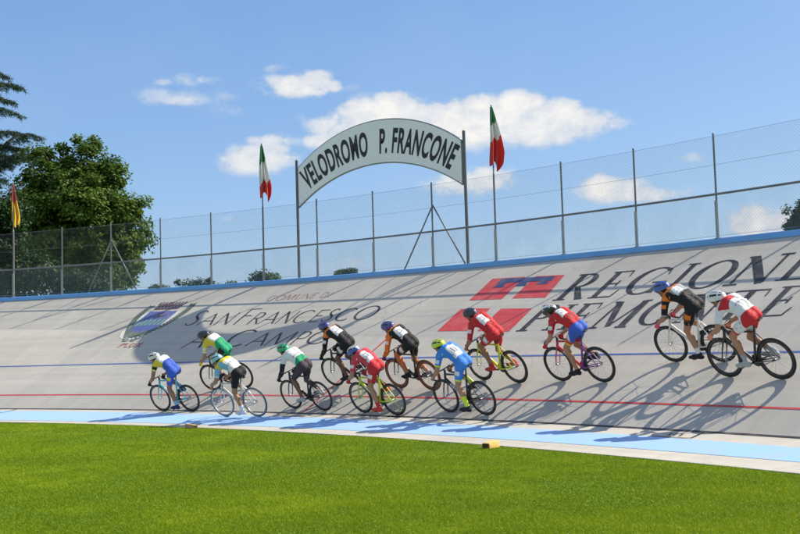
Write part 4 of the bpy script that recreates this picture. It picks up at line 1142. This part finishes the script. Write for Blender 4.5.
def person(mat, crank, cfg, label):
    root_b, hc, AX = pose_body(crank, cfg.get('lift', 0), cfg.get('yaw', 0), cfg.get('dn', .25), 0, cfg.get('head_h', 0))
    V, Q, lab, t = root_b.mesh()
    # normals
    tri = V[Q]; fn = np.cross(tri[:, 2] - tri[:, 0], tri[:, 3] - tri[:, 1]); nr = np.zeros_like(V)
    for k in range(4): np.add.at(nr, Q[:, k], fn)
    nr /= np.linalg.norm(nr, axis=1)[:, None] + 1e-12
    fl = lab[Q[:, 0]]; fc = tri.mean(1); ft = t[Q].mean(1)
    L = lambda *n: np.isin(fl, n)
    # body: skin, with hair, eyes and lips where they are
    hf = (fc - hc) @ AX.T
    bm_ = np.zeros(len(Q), int)
    head = L('head', 'face', 'nose', 'ear', 'neck')
    bm_[head & (hf[:, 0] < -.03) & (hf[:, 2] > -.055) & ~L('ear')] = 1
    for s in (-1, 1):
        d = hf - np.array([.088, s * .032, .004]); bm_[head & ((d / np.array([.03, .013, .008])) ** 2).sum(1).__lt__(1)] = 2
    d = hf - np.array([.100, 0, -.062]); bm_[head & ((d / np.array([.03, .022, .006])) ** 2).sum(1).__lt__(1)] = 3
    me = set_mesh('person', V, Q); me.polygons.foreach_set('material_index', bm_.astype(np.int32))
    skin = cfg.get('skin', (0.42, 0.23, 0.15)); sn = '%02d' % int(skin[0] * 100)
    root = link('person', me, [M('skin_' + sn, skin, .5, .08, 10), M('dark_hair', (.03, .02, .015), .6, .2, 30), M('eye_dark', (.03, .025, .02), .2, .05), M('lips', (.35, .13, .11), .5, .05)], None, True)
    root.matrix_world = mat
    tag(root, label, 'person', 'cyclists riding round the bend')
    # garments
    sl = cfg.get('sleeve', .72)
    y, x = fc[:, 1], fc[:, 0]
    upper = L('abdomen', 'chest', 'yoke') | (L('pelvis') & (ft > .30)) | (L('uarm') & (ft < min(sl, 1.01))) | (L('neck') & (hf[:, 2] < -.085) & (ft < .25))
    if sl > 1: upper |= L('farm') | (L('farm2') & (ft < .85))
    lower = L('butt', 'thigh') | (L('pelvis') & (ft <= .30)) | (L('thigh2') & (ft < cfg.get('hem', .45)))
    cols = cfg['jersey']          # dict: body, shoulder, sleeve, side, cuff
    keys = ['body', 'shoulder', 'sleeve', 'side', 'cuff', 'low', 'yoke']
    mats = [cols.get(k, cols['body']) for k in keys]; mats[6] = cols.get('yoke', mats[1])
    ji = np.zeros(len(Q), int)
    fnn = fn / (np.linalg.norm(fn, axis=1)[:, None] + 1e-12)
    ji[x > cfg.get('shoulder_x', .20) - .05] = 1
    ji[(np.abs(fnn[:, 1]) > .75) & (x < .24) & ~L('uarm', 'yoke')] = 3
    ji[(x < cfg.get('low_x', -.06)) & ~L('uarm')] = 5
    ji[L('yoke') & (y != 0)] = 1; pm = ~L('uarm', 'farm', 'farm2') & (y > -.02) & (x > .04) & (x < .20) & (fc[:, 2] > 1.2)
    if 'yoke' in cols: ji[pm] = 6
    ji[L('uarm', 'farm', 'farm2')] = 2; ji[L('uarm') & (ft > sl - .1) & (sl <= 1)] = 4
    if cfg.get('sleeve_top'): ji[L('uarm') & (ft < .35)] = 1
    mk = cfg.get('mark')
    mats = mats + [mk or mats[0], M('fabric_seam', (.10, .10, .11), .8, .1, 10)]
    if mk is not None:
        back = L('abdomen', 'chest', 'pelvis') & (fnn[:, 2] > .15)
        sid = L('abdomen', 'pelvis') & (np.abs(fnn[:, 1]) > .55) & (fnn[:, 2] < .45)
        ji[sid & (np.abs((fc[:, 2] - 1.0 - .28 * x) - .075) < .022) & (x > -.13) & (x < .12)] = 7
        ji[L('chest') & (np.abs(fnn[:, 1]) > .5) & (x > .06) & (x < .17) & (np.abs(fc[:, 2] - 1.235) < .022)] = 7
        ji[L('uarm') & (ft > .30) & (ft < .52) & (y * fnn[:, 1] > 0) & (np.abs(fnn[:, 1]) > .5)] = 7
    ji[L('abdomen', 'pelvis') & (fnn[:, 2] > .3) & (np.abs(x + .055) < .0045) & (np.abs(y) < .13)] = 8
    ji[L('abdomen', 'pelvis') & (fnn[:, 2] > .3) & (x > -.14) & (x < -.055) & (np.abs(np.abs(y) - .045) < .004)] = 8
    sub_mesh('jersey', V, Q, upper, nr, .008, mats, ji, root)
    sc = cfg['shorts']
    si = np.zeros(len(Q), int); si[L('thigh2') & (ft > cfg.get('hem', .45) - .14)] = 1
    si[(np.abs(fnn[:, 1]) > .8) & L('butt', 'pelvis', 'thigh')] = 2
    if mk is not None: si[L('thigh') & (ft > .50) & (ft < .95) & (y * fnn[:, 1] > 0) & (np.abs(fnn[:, 1]) > .70)] = 4
    if 'seat' in sc: si[x < cfg.get('seat_x', -.12)] = 3
    sub_mesh('shorts', V, Q, lower, nr, .005, [sc['body'], sc.get('hem', sc['body']), sc.get('side', sc['body']), sc.get('seat', sc['body']), cfg.get('mark', sc['body'])], si, root)
    if 'legs' in cfg:
        z0 = np.zeros(len(Q), int)
        for s in (-1, 1): sub_mesh('leg_warmer', V, Q, ((L('thigh2') & (ft >= cfg.get('hem', .45))) | L('calf') | (L('calf2') & (ft < .75))) & (y * s > 0), nr, .003, [cfg['legs']], z0, root)
    sk = cfg.get('sock'); z0 = np.zeros(len(Q), int)
    for s in (-1, 1):
        if sk: sub_mesh('sock', V, Q, L('calf2') & (ft > cfg.get('sock_t', .6)) & (y * s > 0), nr, .004, [sk], z0, root)
        sub_mesh('shoe', V, Q, L('foot') & (y * s > 0), nr, .006, [cfg.get('shoe', fab('shoe_black', (.02, .02, .022)))], z0, root)
        if cfg.get('glove'): sub_mesh('glove', V, Q, (L('hand') | (L('finger', 'thumb') & True)) & (y * s > 0), nr, .003, [cfg['glove']], z0, root)
    if cfg.get('number', True):
        nxr = cfg.get('num', (-.14, .05, -.06, .125))
        m = (x > nxr[0]) & (x < nxr[1]) & (y > nxr[2]) & (y < nxr[3]) & L('pelvis', 'abdomen', 'chest', 'butt') & (fnn[:, 2] > -.1) & (fc[:, 2] > .98)
        w = nxr[1] - nxr[0]; u = (x - nxr[0]) / w; vv = (y - nxr[2]) / (nxr[3] - nxr[2])
        ni = np.where((u > .25) & (u < .8) & ((np.abs(vv - .38) < .075) | (np.abs(vv - .66) < .075)), 1, 0) if cfg.get('bars') else np.where((u > .28) & (u < .76) & (np.abs(vv - .36 - .03 * np.sin(u * 11)) < .07) | (u > .28) & (u < .76) & (np.abs(vv - .64) < .15) & (np.abs(u - .52) > .10) & ~((np.abs(vv - .64) < .06) & (np.abs(u - .52) < .2)), 1, 0)
        sub_mesh('race_number', V, Q, m, nr, .0125, [fab('number_white', (.76, .76, .74)), fab('number_ink', (.22, .22, .24))], ni, root)
    helmet(root, hc, AX, cfg['helmet'], cfg.get('hstyle', ''))
    # sunglasses
    mb = MB(); n = 9; pts = []
    for i in range(n):
        a = -1.25 + 2.5 * i / (n - 1)
        for zz in (.026, -.012): pts.append(tuple(hc + AX[0] * (.040 + .066 * math.cos(a)) + AX[1] * (.082 * math.sin(a)) + AX[2] * zz))
    mb.add(pts, [(2 * i, 2 * i + 1, 2 * i + 3, 2 * i + 2) for i in range(n - 1)])
    for s in (-1, 1): mb.path([tuple(hc + AX[0] * .058 + AX[1] * s * .079 + AX[2] * .012), tuple(hc + AX[0] * -.02 + AX[1] * s * .086 + AX[2] * .014)], .003, 4)
    o = mb.build('sunglasses', M('dark_lens', (.012, .012, .015), .12, .05, coat=.5), root, True); md = o.modifiers.new('thick', 'SOLIDIFY'); md.thickness = .003
    return root

def frame_on_track(ph, s, turn, lean):
    mid = S(ph, s); a = bank(ph) if s >= 0 else FLAT
    toC = Vector((-math.cos(ph), -math.sin(ph), 0))
    tang = Vector((-math.sin(ph), math.cos(ph), 0)); inward = toC * math.cos(a) - Vector((0, 0, math.sin(a)))
    fwd = (tang * math.cos(turn) + inward * math.sin(turn)).normalized()
    up = Vector((0, 0, 1)) * math.cos(lean) + toC * math.sin(lean)
    up = (up - fwd * up.dot(fwd)).normalized(); left = up.cross(fwd)
    c = mid + fwd * (-(AXF.x + AXR.x) / 2)
    m = Matrix((fwd, left, up)).transposed().to_4x4(); m.translation = c + Vector((0, 0, .001)); return m

PLACE = {1: (0.9422, -0.0564, 0.009), 2: (0.9227, 0.9352, 0.089), 3: (0.8801, -0.5168, 0.0715), 4: (0.847, 0.1553, -0.0549), 5: (0.8357, 1.0959, -0.0042), 6: (0.7963, 0.0723, -0.0492),
         7: (0.7908, 0.9881, -0.0823), 8: (0.744, 0.1878, -0.052), 9: (0.7448, 1.2966, -0.0985), 10: (0.7, 1.3198, -0.0277), 11: (0.6534, 1.9585, -0.0131), 12: (0.6228, 1.4735, -0.0554)}

def riders():
    f = fab
    blk = f('black', (.018, .018, .02)); wht = f('white', (.74, .74, .73)); red = f('red', (.55, .03, .035)); pink = f('pinkish_red', (.62, .06, .09)); blu = f('royal_blue', (.05, .12, .52)); sky = f('bright_blue', (.06, .24, .68))
    org = f('orange', (.78, .20, .03)); yel = f('yellow', (.74, .58, .05)); neo = f('neon_yellow', (.62, .78, .06)); grn = f('green', (.02, .33, .15)); gry = f('grey', (.35, .36, .38)); plum = f('dark_plum', (.06, .045, .055)); ltb = f('light_blue', (.25, .5, .72)); tan = f('tan_orange', (.55, .19, .07))
    pur = f('purple_blue', (.07, .06, .24)); hpk = f('hot_pink', (.80, .12, .18)); navy = f('navy', (.03, .04, .10))
    P = lambda n, c: M('helmet_' + n, c, .35, .05, 6, coat=.4)
    hw = P('white', (.74, .74, .74)); hb = P('black', (.02, .02, .023)); hg = P('green', (.03, .42, .20)); hlb = P('light_blue', (.30, .62, .78)); hpu = P('purple_blue', (.07, .08, .30)); hy = P('neon', (.62, .74, .05)); hdk = P('dark', (.035, .04, .06)); hbl = P('blue', (.06, .12, .45)); hye = P('yellow', (.70, .55, .05))
    cel = paint('paint_teal', (.12, .50, .55)); sil = paint('paint_silver', (.55, .57, .58)); fblk = paint('paint_black', (.018, .018, .02)); fyel = paint('paint_neon_yellow', (.62, .74, .03)); fred = paint('paint_red', (.55, .03, .07)); fpur = paint('paint_purple', (.22, .05, .28)); fwht = paint('paint_white', (.76, .76, .75)); fora = paint('paint_orange', (.62, .16, .03))
    rbr = M('red_brown_rim', (.20, .05, .025), .4, .1, 8, coat=.3); silr = M('silver_rim', (.50, .50, .50), .35, .05, 8, .8); tanw = M('grey_tyre', (.10, .10, .10), .8, .2, 20)
    gold = M('gold_hub', (.55, .45, .20), .35, .05, 8, .9)
    dark_skin = (.17, .08, .045); sk = (.41, .205, .115); tanned = (.33, .155, .085)
    D = math.radians
    POSTURE = {1: (.0, .1, .05, .0), 2: (.03, .25, .0, .01), 3: (-.02, .0, .15, -.02), 4: (.02, .05, .0, .0), 5: (.03, -.1, .1, .01), 6: (-.015, .1, .25, -.02), 7: (.015, .15, -.05, .0), 8: (.0, -.05, .1, -.01), 9: (.03, .1, .0, .01), 10: (.01, .05, .15, -.01), 11: (-.01, .0, .1, .0), 12: (-.02, .05, .0, -.01)}
    MARK = {1: yel, 2: wht, 5: wht, 6: wht, 7: wht, 8: wht, 9: wht, 10: wht, 11: org}
    R = []
    R.append(dict(n=1, crank=D(-75), lean=20, bike=dict(frame=cel, fork=cel, depth=.03, bright=True),
        bl='teal bicycle with slim black rims, leading the race at the far left', pl='rider in blue shorts and white jersey with white helmet leading at the far left',
        body=dict(jersey=dict(body=wht, shoulder=yel, sleeve=blk, low=blu, side=yel), shorts=dict(body=blu), helmet=[hw, hb, hb], hstyle='', glove=blk, shoe=f('navy_shoe', (.03, .04, .12)), sock=ltb, sleeve=.45, skin=tanned, number=False, low_x=-.02, shoulder_x=.22)))
    R.append(dict(n=2, crank=D(20), lean=22, bike=dict(frame=fblk, depth=.03),
        bl='black bicycle half hidden behind the silver one near the left', pl='rider in yellow and green jersey with dark helmet just behind the leader',
        body=dict(jersey=dict(body=wht, shoulder=yel, sleeve=yel, low=grn, side=yel), shorts=dict(body=grn, side=blk), helmet=[hdk, hb, hb], glove=yel, skin=sk, low_x=-.05, shoulder_x=.17, number=False)))
    R.append(dict(n=3, crank=D(-85), lean=20, bike=dict(frame=sil, fork=sil, depth=.024, rim=silr, tyre=tanw, bright=True),
        bl='silver bicycle with bright rims, lowest on the track', pl='rider with pale blue helmet, yellow and white jersey and black shorts on silver bicycle',
        body=dict(jersey=dict(body=wht, shoulder=ltb, sleeve=ltb, low=wht, side=ltb), shorts=dict(body=blk), helmet=[hlb, hw, hb], hstyle='stripe', skin=sk, sock=wht, shoe=f('shoe_white', (.7, .7, .7)), low_x=-.06, shoulder_x=.10, number=False, dn=.4)))
    R[-1]['body']['jersey']['shoulder'] = yel
    R.append(dict(n=4, crank=D(-15), lean=21, bike=dict(frame=fblk, depth=.026),
        bl='black bicycle under the rider with the green helmet', pl='rider with green helmet, white jersey and long black sleeves',
        body=dict(jersey=dict(body=wht, shoulder=wht, sleeve=blk, low=grn, side=wht), shorts=dict(body=plum), helmet=[hg, hg, hb], glove=blk, skin=dark_skin, sleeve=1.2, low_x=-.10, shoe=f('shoe_grey', (.4, .4, .4)), number=False, sleeve_top=True, hem=.75)))
    R.append(dict(n=5, crank=D(-30), lean=23, bike=dict(frame=fblk, depth=.03),
        bl='black bicycle behind the green framed rear wheel of the red rider', pl='rider with purple helmet, orange shoulders and long black sleeves behind the pinkish red rider',
        body=dict(jersey=dict(body=blk, shoulder=org, sleeve=blk, low=blk, side=blk), shorts=dict(body=blk), helmet=[hpu, hpu, hb], glove=blk, skin=dark_skin, sleeve=1.2, num=(-.10, .10, -.05, .13), shoulder_x=.17)))
    R[-1]['bl'] = 'black bicycle partly hidden by the rider in pinkish red'
    R.append(dict(n=6, crank=D(-70), lean=20, bike=dict(frame=fyel, fork=fyel, depth=.034, spoke=fyel),
        bl='neon yellow bicycle low on the track with yellow spokes', pl='rider in pinkish red jersey and red shorts on the lower neon yellow bicycle',
        body=dict(jersey=dict(body=pink, shoulder=pink, sleeve=pink, low=pink, side=pink), shorts=dict(body=red, hem=red), helmet=[hw, hbl, hb], hstyle='rim', glove=red, skin=sk, sock=red, sock_t=.62, shoe=f('shoe_red', (.6, .05, .04)), num=(-.15, .06, -.02, .13))))
    R.append(dict(n=7, crank=D(10), lean=23, bike=dict(frame=fblk, depth=.055, rim=rbr, tyre=M('brown_tyre', (.09, .035, .02), .8, .2, 20), tape=f('tape_purple', (.12, .03, .10))),
        bl='black bicycle with deep reddish brown wheels', pl='rider with navy helmet and long orange sleeves on brown wheeled bicycle',
        body=dict(jersey=dict(body=blk, shoulder=org, sleeve=org, low=blk, side=blk), shorts=dict(body=blk, side=blk), legs=tan, helmet=[hpu, hdk, hb], glove=f('plum_glove', (.15, .04, .10)), skin=sk, sleeve=1.2, num=(-.12, .07, -.04, .135), shoulder_x=.16)))
    R.append(dict(n=8, crank=D(-80), lean=20, bike=dict(frame=fblk, fork=fblk, depth=.03),
        bl='black bicycle with pale down tube under the bright blue rider', pl='rider in bright blue skinsuit with neon yellow helmet and socks',
        body=dict(jersey=dict(body=sky, shoulder=sky, sleeve=sky, cuff=neo, low=sky), shorts=dict(body=sky, hem=neo), helmet=[hy, hy, hb], skin=sk, sock=neo, sock_t=.25, num=(-.16, .06, -.06, .13), hem=.5, shoulder_x=.27, bars=True)))
    R[-1]['bl'] = 'plain black bicycle under the rider in bright blue'
    R.append(dict(n=9, crank=D(0), lean=23, bike=dict(frame=fyel, fork=fyel, depth=.04),
        bl='neon yellow bicycle with black wheels, higher on the slope', pl='rider in red jersey and shorts with black helmet on the upper neon yellow bicycle',
        body=dict(jersey=dict(body=red, shoulder=red, sleeve=red, low=red), shorts=dict(body=red), helmet=[hdk, hb, hb], skin=tanned, sleeve=1.0, num=(-.10, .08, -.02, .13), shoe=f('shoe_red', (.6, .05, .04)), sock=red, sock_t=.82)))
    R.append(dict(n=10, crank=D(-35), lean=22, bike=dict(frame=fred, frame2=fpur, fork=fred, depth=.034, spoke=ALU()),
        bl='red bicycle with purple rear stays in the middle of the slope', pl='rider in red jersey and blue shorts with white and black helmet',
        body=dict(jersey=dict(body=red, shoulder=red, sleeve=red, low=red, side=red), shorts=dict(body=red, hem=yel, side=red, seat=blu), helmet=[hw, hb, hb], hstyle='rim', skin=sk, glove=red, num=(-.02, .13, -.02, .13), low_x=-.3, shoulder_x=.35, seat_x=-.06)))
    R.append(dict(n=11, crank=D(-70), lean=24, bike=dict(frame=fwht, fork=fwht, depth=.034, spoke=gold),
        bl='white bicycle highest on the slope', pl='rider with blue helmet, orange shoulders and hot pink gloves on white bicycle',
        body=dict(jersey=dict(body=gry, shoulder=org, sleeve=blk, low=blk, side=blk), shorts=dict(body=blk, hem=blk), helmet=[hbl, hbl, hb], glove=hpk, skin=sk, sock=wht, sleeve=.95, num=(-.03, .09, -.04, .13), low_x=-.05, shoulder_x=.15)))
    R.append(dict(n=12, crank=D(-15), lean=22, bike=dict(frame=fblk, fork=fblk, depth=.045),
        bl='black bicycle with deep black rims, last in the line at the right', pl='rider in white and red kit with white helmet, last in the line at the right',
        body=dict(jersey=dict(body=wht, shoulder=wht, yoke=red, sleeve=wht, low=wht, side=wht), shorts=dict(body=wht, hem=red, seat=red), helmet=[hw, hbl, hb], hstyle='', skin=sk, glove=f('coral_glove', (.80, .28, .18)), sock=gry, shoe=f('shoe_grey', (.4, .4, .4)), number=False, shoulder_x=.3, low_x=-.3)))
    for r in R:
        m = frame_on_track(*PLACE[r['n']], D(r['lean']))
        lf, yw, dn, hh = POSTURE[r['n']]; b = r['body']; b['lift'] = lf; b['yaw'] = yw; b['dn'] = b.get('dn', .25) + dn; b['head_h'] = hh
        if r['n'] in MARK: b['mark'] = MARK[r['n']]
        bicycle(m, r['crank'], r['bike'], r['bl'])
        person(m, r['crank'], r['body'], r['pl'])

# ------------------------------------------------------------------ small things
def sponge(ph, s, yaw, cols, size, label):
    p = S(ph, s); p.z = GROUND_Z
    root = empty('foam_marker', p, label, 'marker', 'foam markers along the grass edge')
    L_, w, h = size; mb = MB()
    # a wedge shaped block lying on the grass
    V = [(-L_ / 2, -w / 2, .0), (L_ / 2, -w / 2, .0), (L_ / 2, w / 2, .0), (-L_ / 2, w / 2, .0), (-L_ / 2, -w * .42, h * .8), (L_ / 2, -w * .42, h), (L_ / 2, w * .42, h), (-L_ / 2, w * .42, h * .8)]
    bm = bmesh.new(); vs = [bm.verts.new(v) for v in V]
    for f in ((3, 2, 1, 0), (4, 5, 6, 7), (0, 1, 5, 4), (1, 2, 6, 5), (2, 3, 7, 6), (3, 0, 4, 7)): bm.faces.new([vs[i] for i in f])
    bmesh.ops.bevel(bm, geom=bm.edges[:], offset=.012, segments=2, profile=.6, affect='EDGES')
    me = bpy.data.meshes.new('block'); bm.to_mesh(me); bm.free()
    o = link('block', me, M(cols[0], cols[1], .8, .2, 12, bump=.4), root, True); root.rotation_euler = (0, 0, yaw)
    mb = MB(); mb.box((-L_ / 2 - .003, 0, h * .42), (.006, w * .75, h * .55)); mb.build('end_face', M('marker_dark_end', (.06, .035, .015), .9, .3, 12), root)

# ------------------------------------------------------------------ sky, sun, camera
SUN_AZ, SUN_EL = math.radians(13.0), math.radians(47.0)    # azimuth from +X towards +Y

def sky():
    w = bpy.data.worlds.new('World'); scene.world = w; w.use_nodes = True
    nt = w.node_tree; L = nt.links; bg = nt.nodes['Background']
    st = node(nt, 'ShaderNodeTexSky', sky_type='NISHITA'); st.sun_disc = False
    st.sun_elevation = SUN_EL; st.sun_rotation = PI / 2 - SUN_AZ
    st.air_density = 1.0; st.dust_density = 0.9; st.ozone_density = 2.2; st.altitude = 300
    tc = node(nt, 'ShaderNodeTexCoord'); sp = node(nt, 'ShaderNodeSeparateXYZ'); L.new(tc.outputs['Generated'], sp.inputs[0])
    az = node(nt, 'ShaderNodeMath', operation='ARCTAN2'); L.new(sp.outputs[0], az.inputs[0]); L.new(sp.outputs[1], az.inputs[1])
    el = node(nt, 'ShaderNodeMath', operation='ARCSINE'); L.new(sp.outputs[2], el.inputs[0])
    cb = node(nt, 'ShaderNodeCombineXYZ'); L.new(az.outputs[0], cb.inputs[0]); L.new(el.outputs[0], cb.inputs[1])
    def noise(scale, sx, sy, detail, rough=.55, off=(0, 0)):
        mp = node(nt, 'ShaderNodeMapping'); mp.inputs['Scale'].default_value = (sx, sy, 1); mp.inputs['Location'].default_value = (off[0], off[1], 3.7); L.new(cb.outputs[0], mp.inputs[0])
        n = node(nt, 'ShaderNodeTexNoise', i_Scale=scale, i_Detail=detail, i_Roughness=rough); L.new(mp.outputs[0], n.inputs['Vector']); return n.outputs['Fac']
    def math_(op, a, b, c=None):
        m = node(nt, 'ShaderNodeMath', operation=op)
        for i, q in enumerate((a, b, c)):
            if q is None: continue
            if isinstance(q, (int, float)): m.inputs[i].default_value = q
            else: L.new(q, m.inputs[i])
        return m.outputs[0]
    # where the clouds stand: pixel of the photograph -> direction, half sizes, weight
    C = [(392, 118, 72, 22, 1.0), (470, 122, 78, 24, 1.0), (545, 124, 70, 20, .95), (605, 124, 30, 9, .6), (335, 128, 32, 16, .7), (430, 140, 60, 14, .7),
         (302, 86, 48, 12, .75), (258, 158, 44, 16, .75), (272, 142, 30, 10, .6), (170, 97, 38, 10, .40), (190, 80, 34, 7, .36), (235, 104, 24, 16, .36),
         (470, 182, 48, 13, .85), (616, 190, 36, 13, .9), (640, 196, 46, 9, .65), (758, 220, 36, 16, .95), (690, 158, 18, 6, .35), (238, 218, 26, 5, .42), (200, 18, 12, 4, .25), (275, 68, 16, 5, .35), (345, 264, 30, 8, .35), (400, 240, 30, 5, .3),
         (350, 112, 17, 12, .95), (392, 104, 22, 13, 1.0), (436, 112, 18, 11, .95), (476, 106, 20, 12, 1.0), (518, 104, 26, 13, 1.0), (562, 110, 22, 12, .9), (590, 120, 22, 10, .8), (318, 140, 16, 10, .7),
         (318, 80, 17, 10, .9), (290, 84, 16, 9, .85), (334, 86, 12, 8, .7), (266, 90, 14, 7, .6), (600, 184, 14, 9, .95), (626, 188, 16, 9, .9), (752, 212, 16, 10, 1.0), (772, 220, 14, 10, .9), (484, 176, 18, 9, .9), (450, 184, 16, 8, .8),
         (244, 156, 18, 9, .75), (276, 150, 18, 9, .75), (182, 100, 26, 6, .5), (206, 80, 14, 5, .5), (165, 82, 12, 4, .45)]
    # unseen bright clouds added outside the view to lift the ambient light
    rr = random.Random(3); fill_clouds = []
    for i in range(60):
        a = rr.uniform(0.55, 2 * PI - .55); e = rr.uniform(.08, 1.2); fill_clouds.append((a if a < PI else a - 2 * PI, e, rr.uniform(.10, .30), rr.uniform(.05, .12), rr.uniform(.7, 1.1)))
    blobs = []
    for u, v, hw, hh, wt in C:
        d = (at(u, v, 10) - CAMP).normalized(); blobs.append((math.atan2(d.x, d.y), math.asin(d.z), hw / F_PX, hh / F_PX, wt))
    blobs += fill_clouds
    warp = noise(9, 1, 1.6, 3)
    tot = None
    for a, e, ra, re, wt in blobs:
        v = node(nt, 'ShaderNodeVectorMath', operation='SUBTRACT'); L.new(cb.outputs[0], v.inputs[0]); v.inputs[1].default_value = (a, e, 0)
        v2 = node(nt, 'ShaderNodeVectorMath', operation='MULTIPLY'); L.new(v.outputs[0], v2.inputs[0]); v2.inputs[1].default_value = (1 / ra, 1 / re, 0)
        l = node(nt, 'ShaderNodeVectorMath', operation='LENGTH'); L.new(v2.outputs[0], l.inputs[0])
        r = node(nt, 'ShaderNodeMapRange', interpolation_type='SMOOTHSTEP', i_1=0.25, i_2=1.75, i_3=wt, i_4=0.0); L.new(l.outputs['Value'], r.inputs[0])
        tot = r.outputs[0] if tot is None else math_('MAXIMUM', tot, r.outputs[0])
    n1 = noise(16, 1, 1.5, 9, .62); n2 = noise(50, 1, 1.4, 6, .6, (2.0, 1.0)); n3 = noise(4.5, 1, 1.5, 4, .5, (5, 2))
    dens = math_('ADD', tot, math_('MULTIPLY', math_('SUBTRACT', n1, 0.5), 2.0))
    dens = math_('ADD', dens, math_('MULTIPLY', math_('SUBTRACT', n2, 0.5), 0.85))
    r = node(nt, 'ShaderNodeMapRange', interpolation_type='SMOOTHSTEP', i_1=0.22, i_2=0.66, i_3=0.0, i_4=0.98); L.new(dens, r.inputs[0])
    # nothing where no cloud stands
    gate = node(nt, 'ShaderNodeMapRange', interpolation_type='SMOOTHSTEP', i_1=0.0, i_2=0.70, i_3=0.0, i_4=1.0); L.new(tot, gate.inputs[0])
    fac = math_('MULTIPLY', r.outputs[0], gate.outputs[0])
    haze = math_('MULTIPLY', math_('MAXIMUM', math_('SUBTRACT', n3, 0.48), 0.0), 0.35)
    fac = math_('MINIMUM', math_('ADD', fac, haze), 1.0)
    bell = node(nt, 'ShaderNodeMapRange', i_1=0.40, i_2=1.25, i_3=0.0, i_4=1.0); L.new(math_('ADD', dens, math_('MULTIPLY', math_('SUBTRACT', n2, .5), 1.0)), bell.inputs[0])
    cc = node(nt, 'ShaderNodeMix', data_type='RGBA'); cc.inputs['A'].default_value = (CLOUD * .66, CLOUD * .74, CLOUD * .86, 1); cc.inputs['B'].default_value = (CLOUD * 1.02, CLOUD * 1.0, CLOUD * .97, 1); L.new(bell.outputs[0], cc.inputs['Factor'])
    # the clear sky graded to this camera's rendering of it: gentler towards the horizon, a little bluer
    sc_ = node(nt, 'ShaderNodeSeparateColor'); L.new(st.outputs[0], sc_.inputs[0]); cm_ = node(nt, 'ShaderNodeCombineColor')
    for i, (k, g) in enumerate(((0.138, 0.82), (0.2025, 0.67), (0.3645, 0.46))):
        L.new(math_('MULTIPLY', math_('POWER', sc_.outputs[i], g), k * SKY_GAIN), cm_.inputs[i])
    mx = node(nt, 'ShaderNodeMix', data_type='RGBA'); L.new(fac, mx.inputs['Factor']); L.new(cm_.outputs[0], mx.inputs['A']); L.new(cc.outputs['Result'], mx.inputs['B'])
    L.new(mx.outputs['Result'], bg.inputs['Color']); bg.inputs['Strength'].default_value = SKY_STRENGTH

SKY_STRENGTH = 0.1
SKY_GAIN = 7.5
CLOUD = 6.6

def light_and_camera():
    sd = Vector((math.cos(SUN_EL) * math.cos(SUN_AZ), math.cos(SUN_EL) * math.sin(SUN_AZ), math.sin(SUN_EL)))
    l = bpy.data.lights.new('sun', 'SUN'); l.energy = 4.7; l.angle = math.radians(.53); l.color = (1.0, .91, .76)
    o = bpy.data.objects.new('sun', l); COL.objects.link(o); o.rotation_euler = sd.to_track_quat('Z', 'Y').to_euler(); o.location = sd * 50
    c = bpy.data.cameras.new('camera'); c.sensor_width = 36; c.lens = F_PX / 800 * 36; c.clip_start = .1; c.clip_end = 6000
    co = bpy.data.objects.new('camera', c); COL.objects.link(co)
    m = Matrix((RIGHT, UP, -FWD)).transposed().to_4x4(); m.translation = CAMP; co.matrix_world = m
    scene.camera = co
    vs = scene.view_settings; scene.display_settings.display_device = 'sRGB'; vs.view_transform = 'Standard'; vs.look = 'None'; vs.exposure = 0.5; vs.gamma = 1; vs.use_curve_mapping = False

infield()
grass()
track()
fence()
flags()
arch_sign()
trees()
riders()
sponge(0.6779, -2.08, 0.9, ('orange_foam', (.74, .45, .14)), (.27, .15, .11), 'orange foam block lying on the grass edge below the blue rider')
sponge(0.8786, -1.98, 2.5, ('brown_foam', (.40, .25, .13)), (.26, .13, .10), 'brown foam block lying on the grass edge at the left')
sky()
light_and_camera()
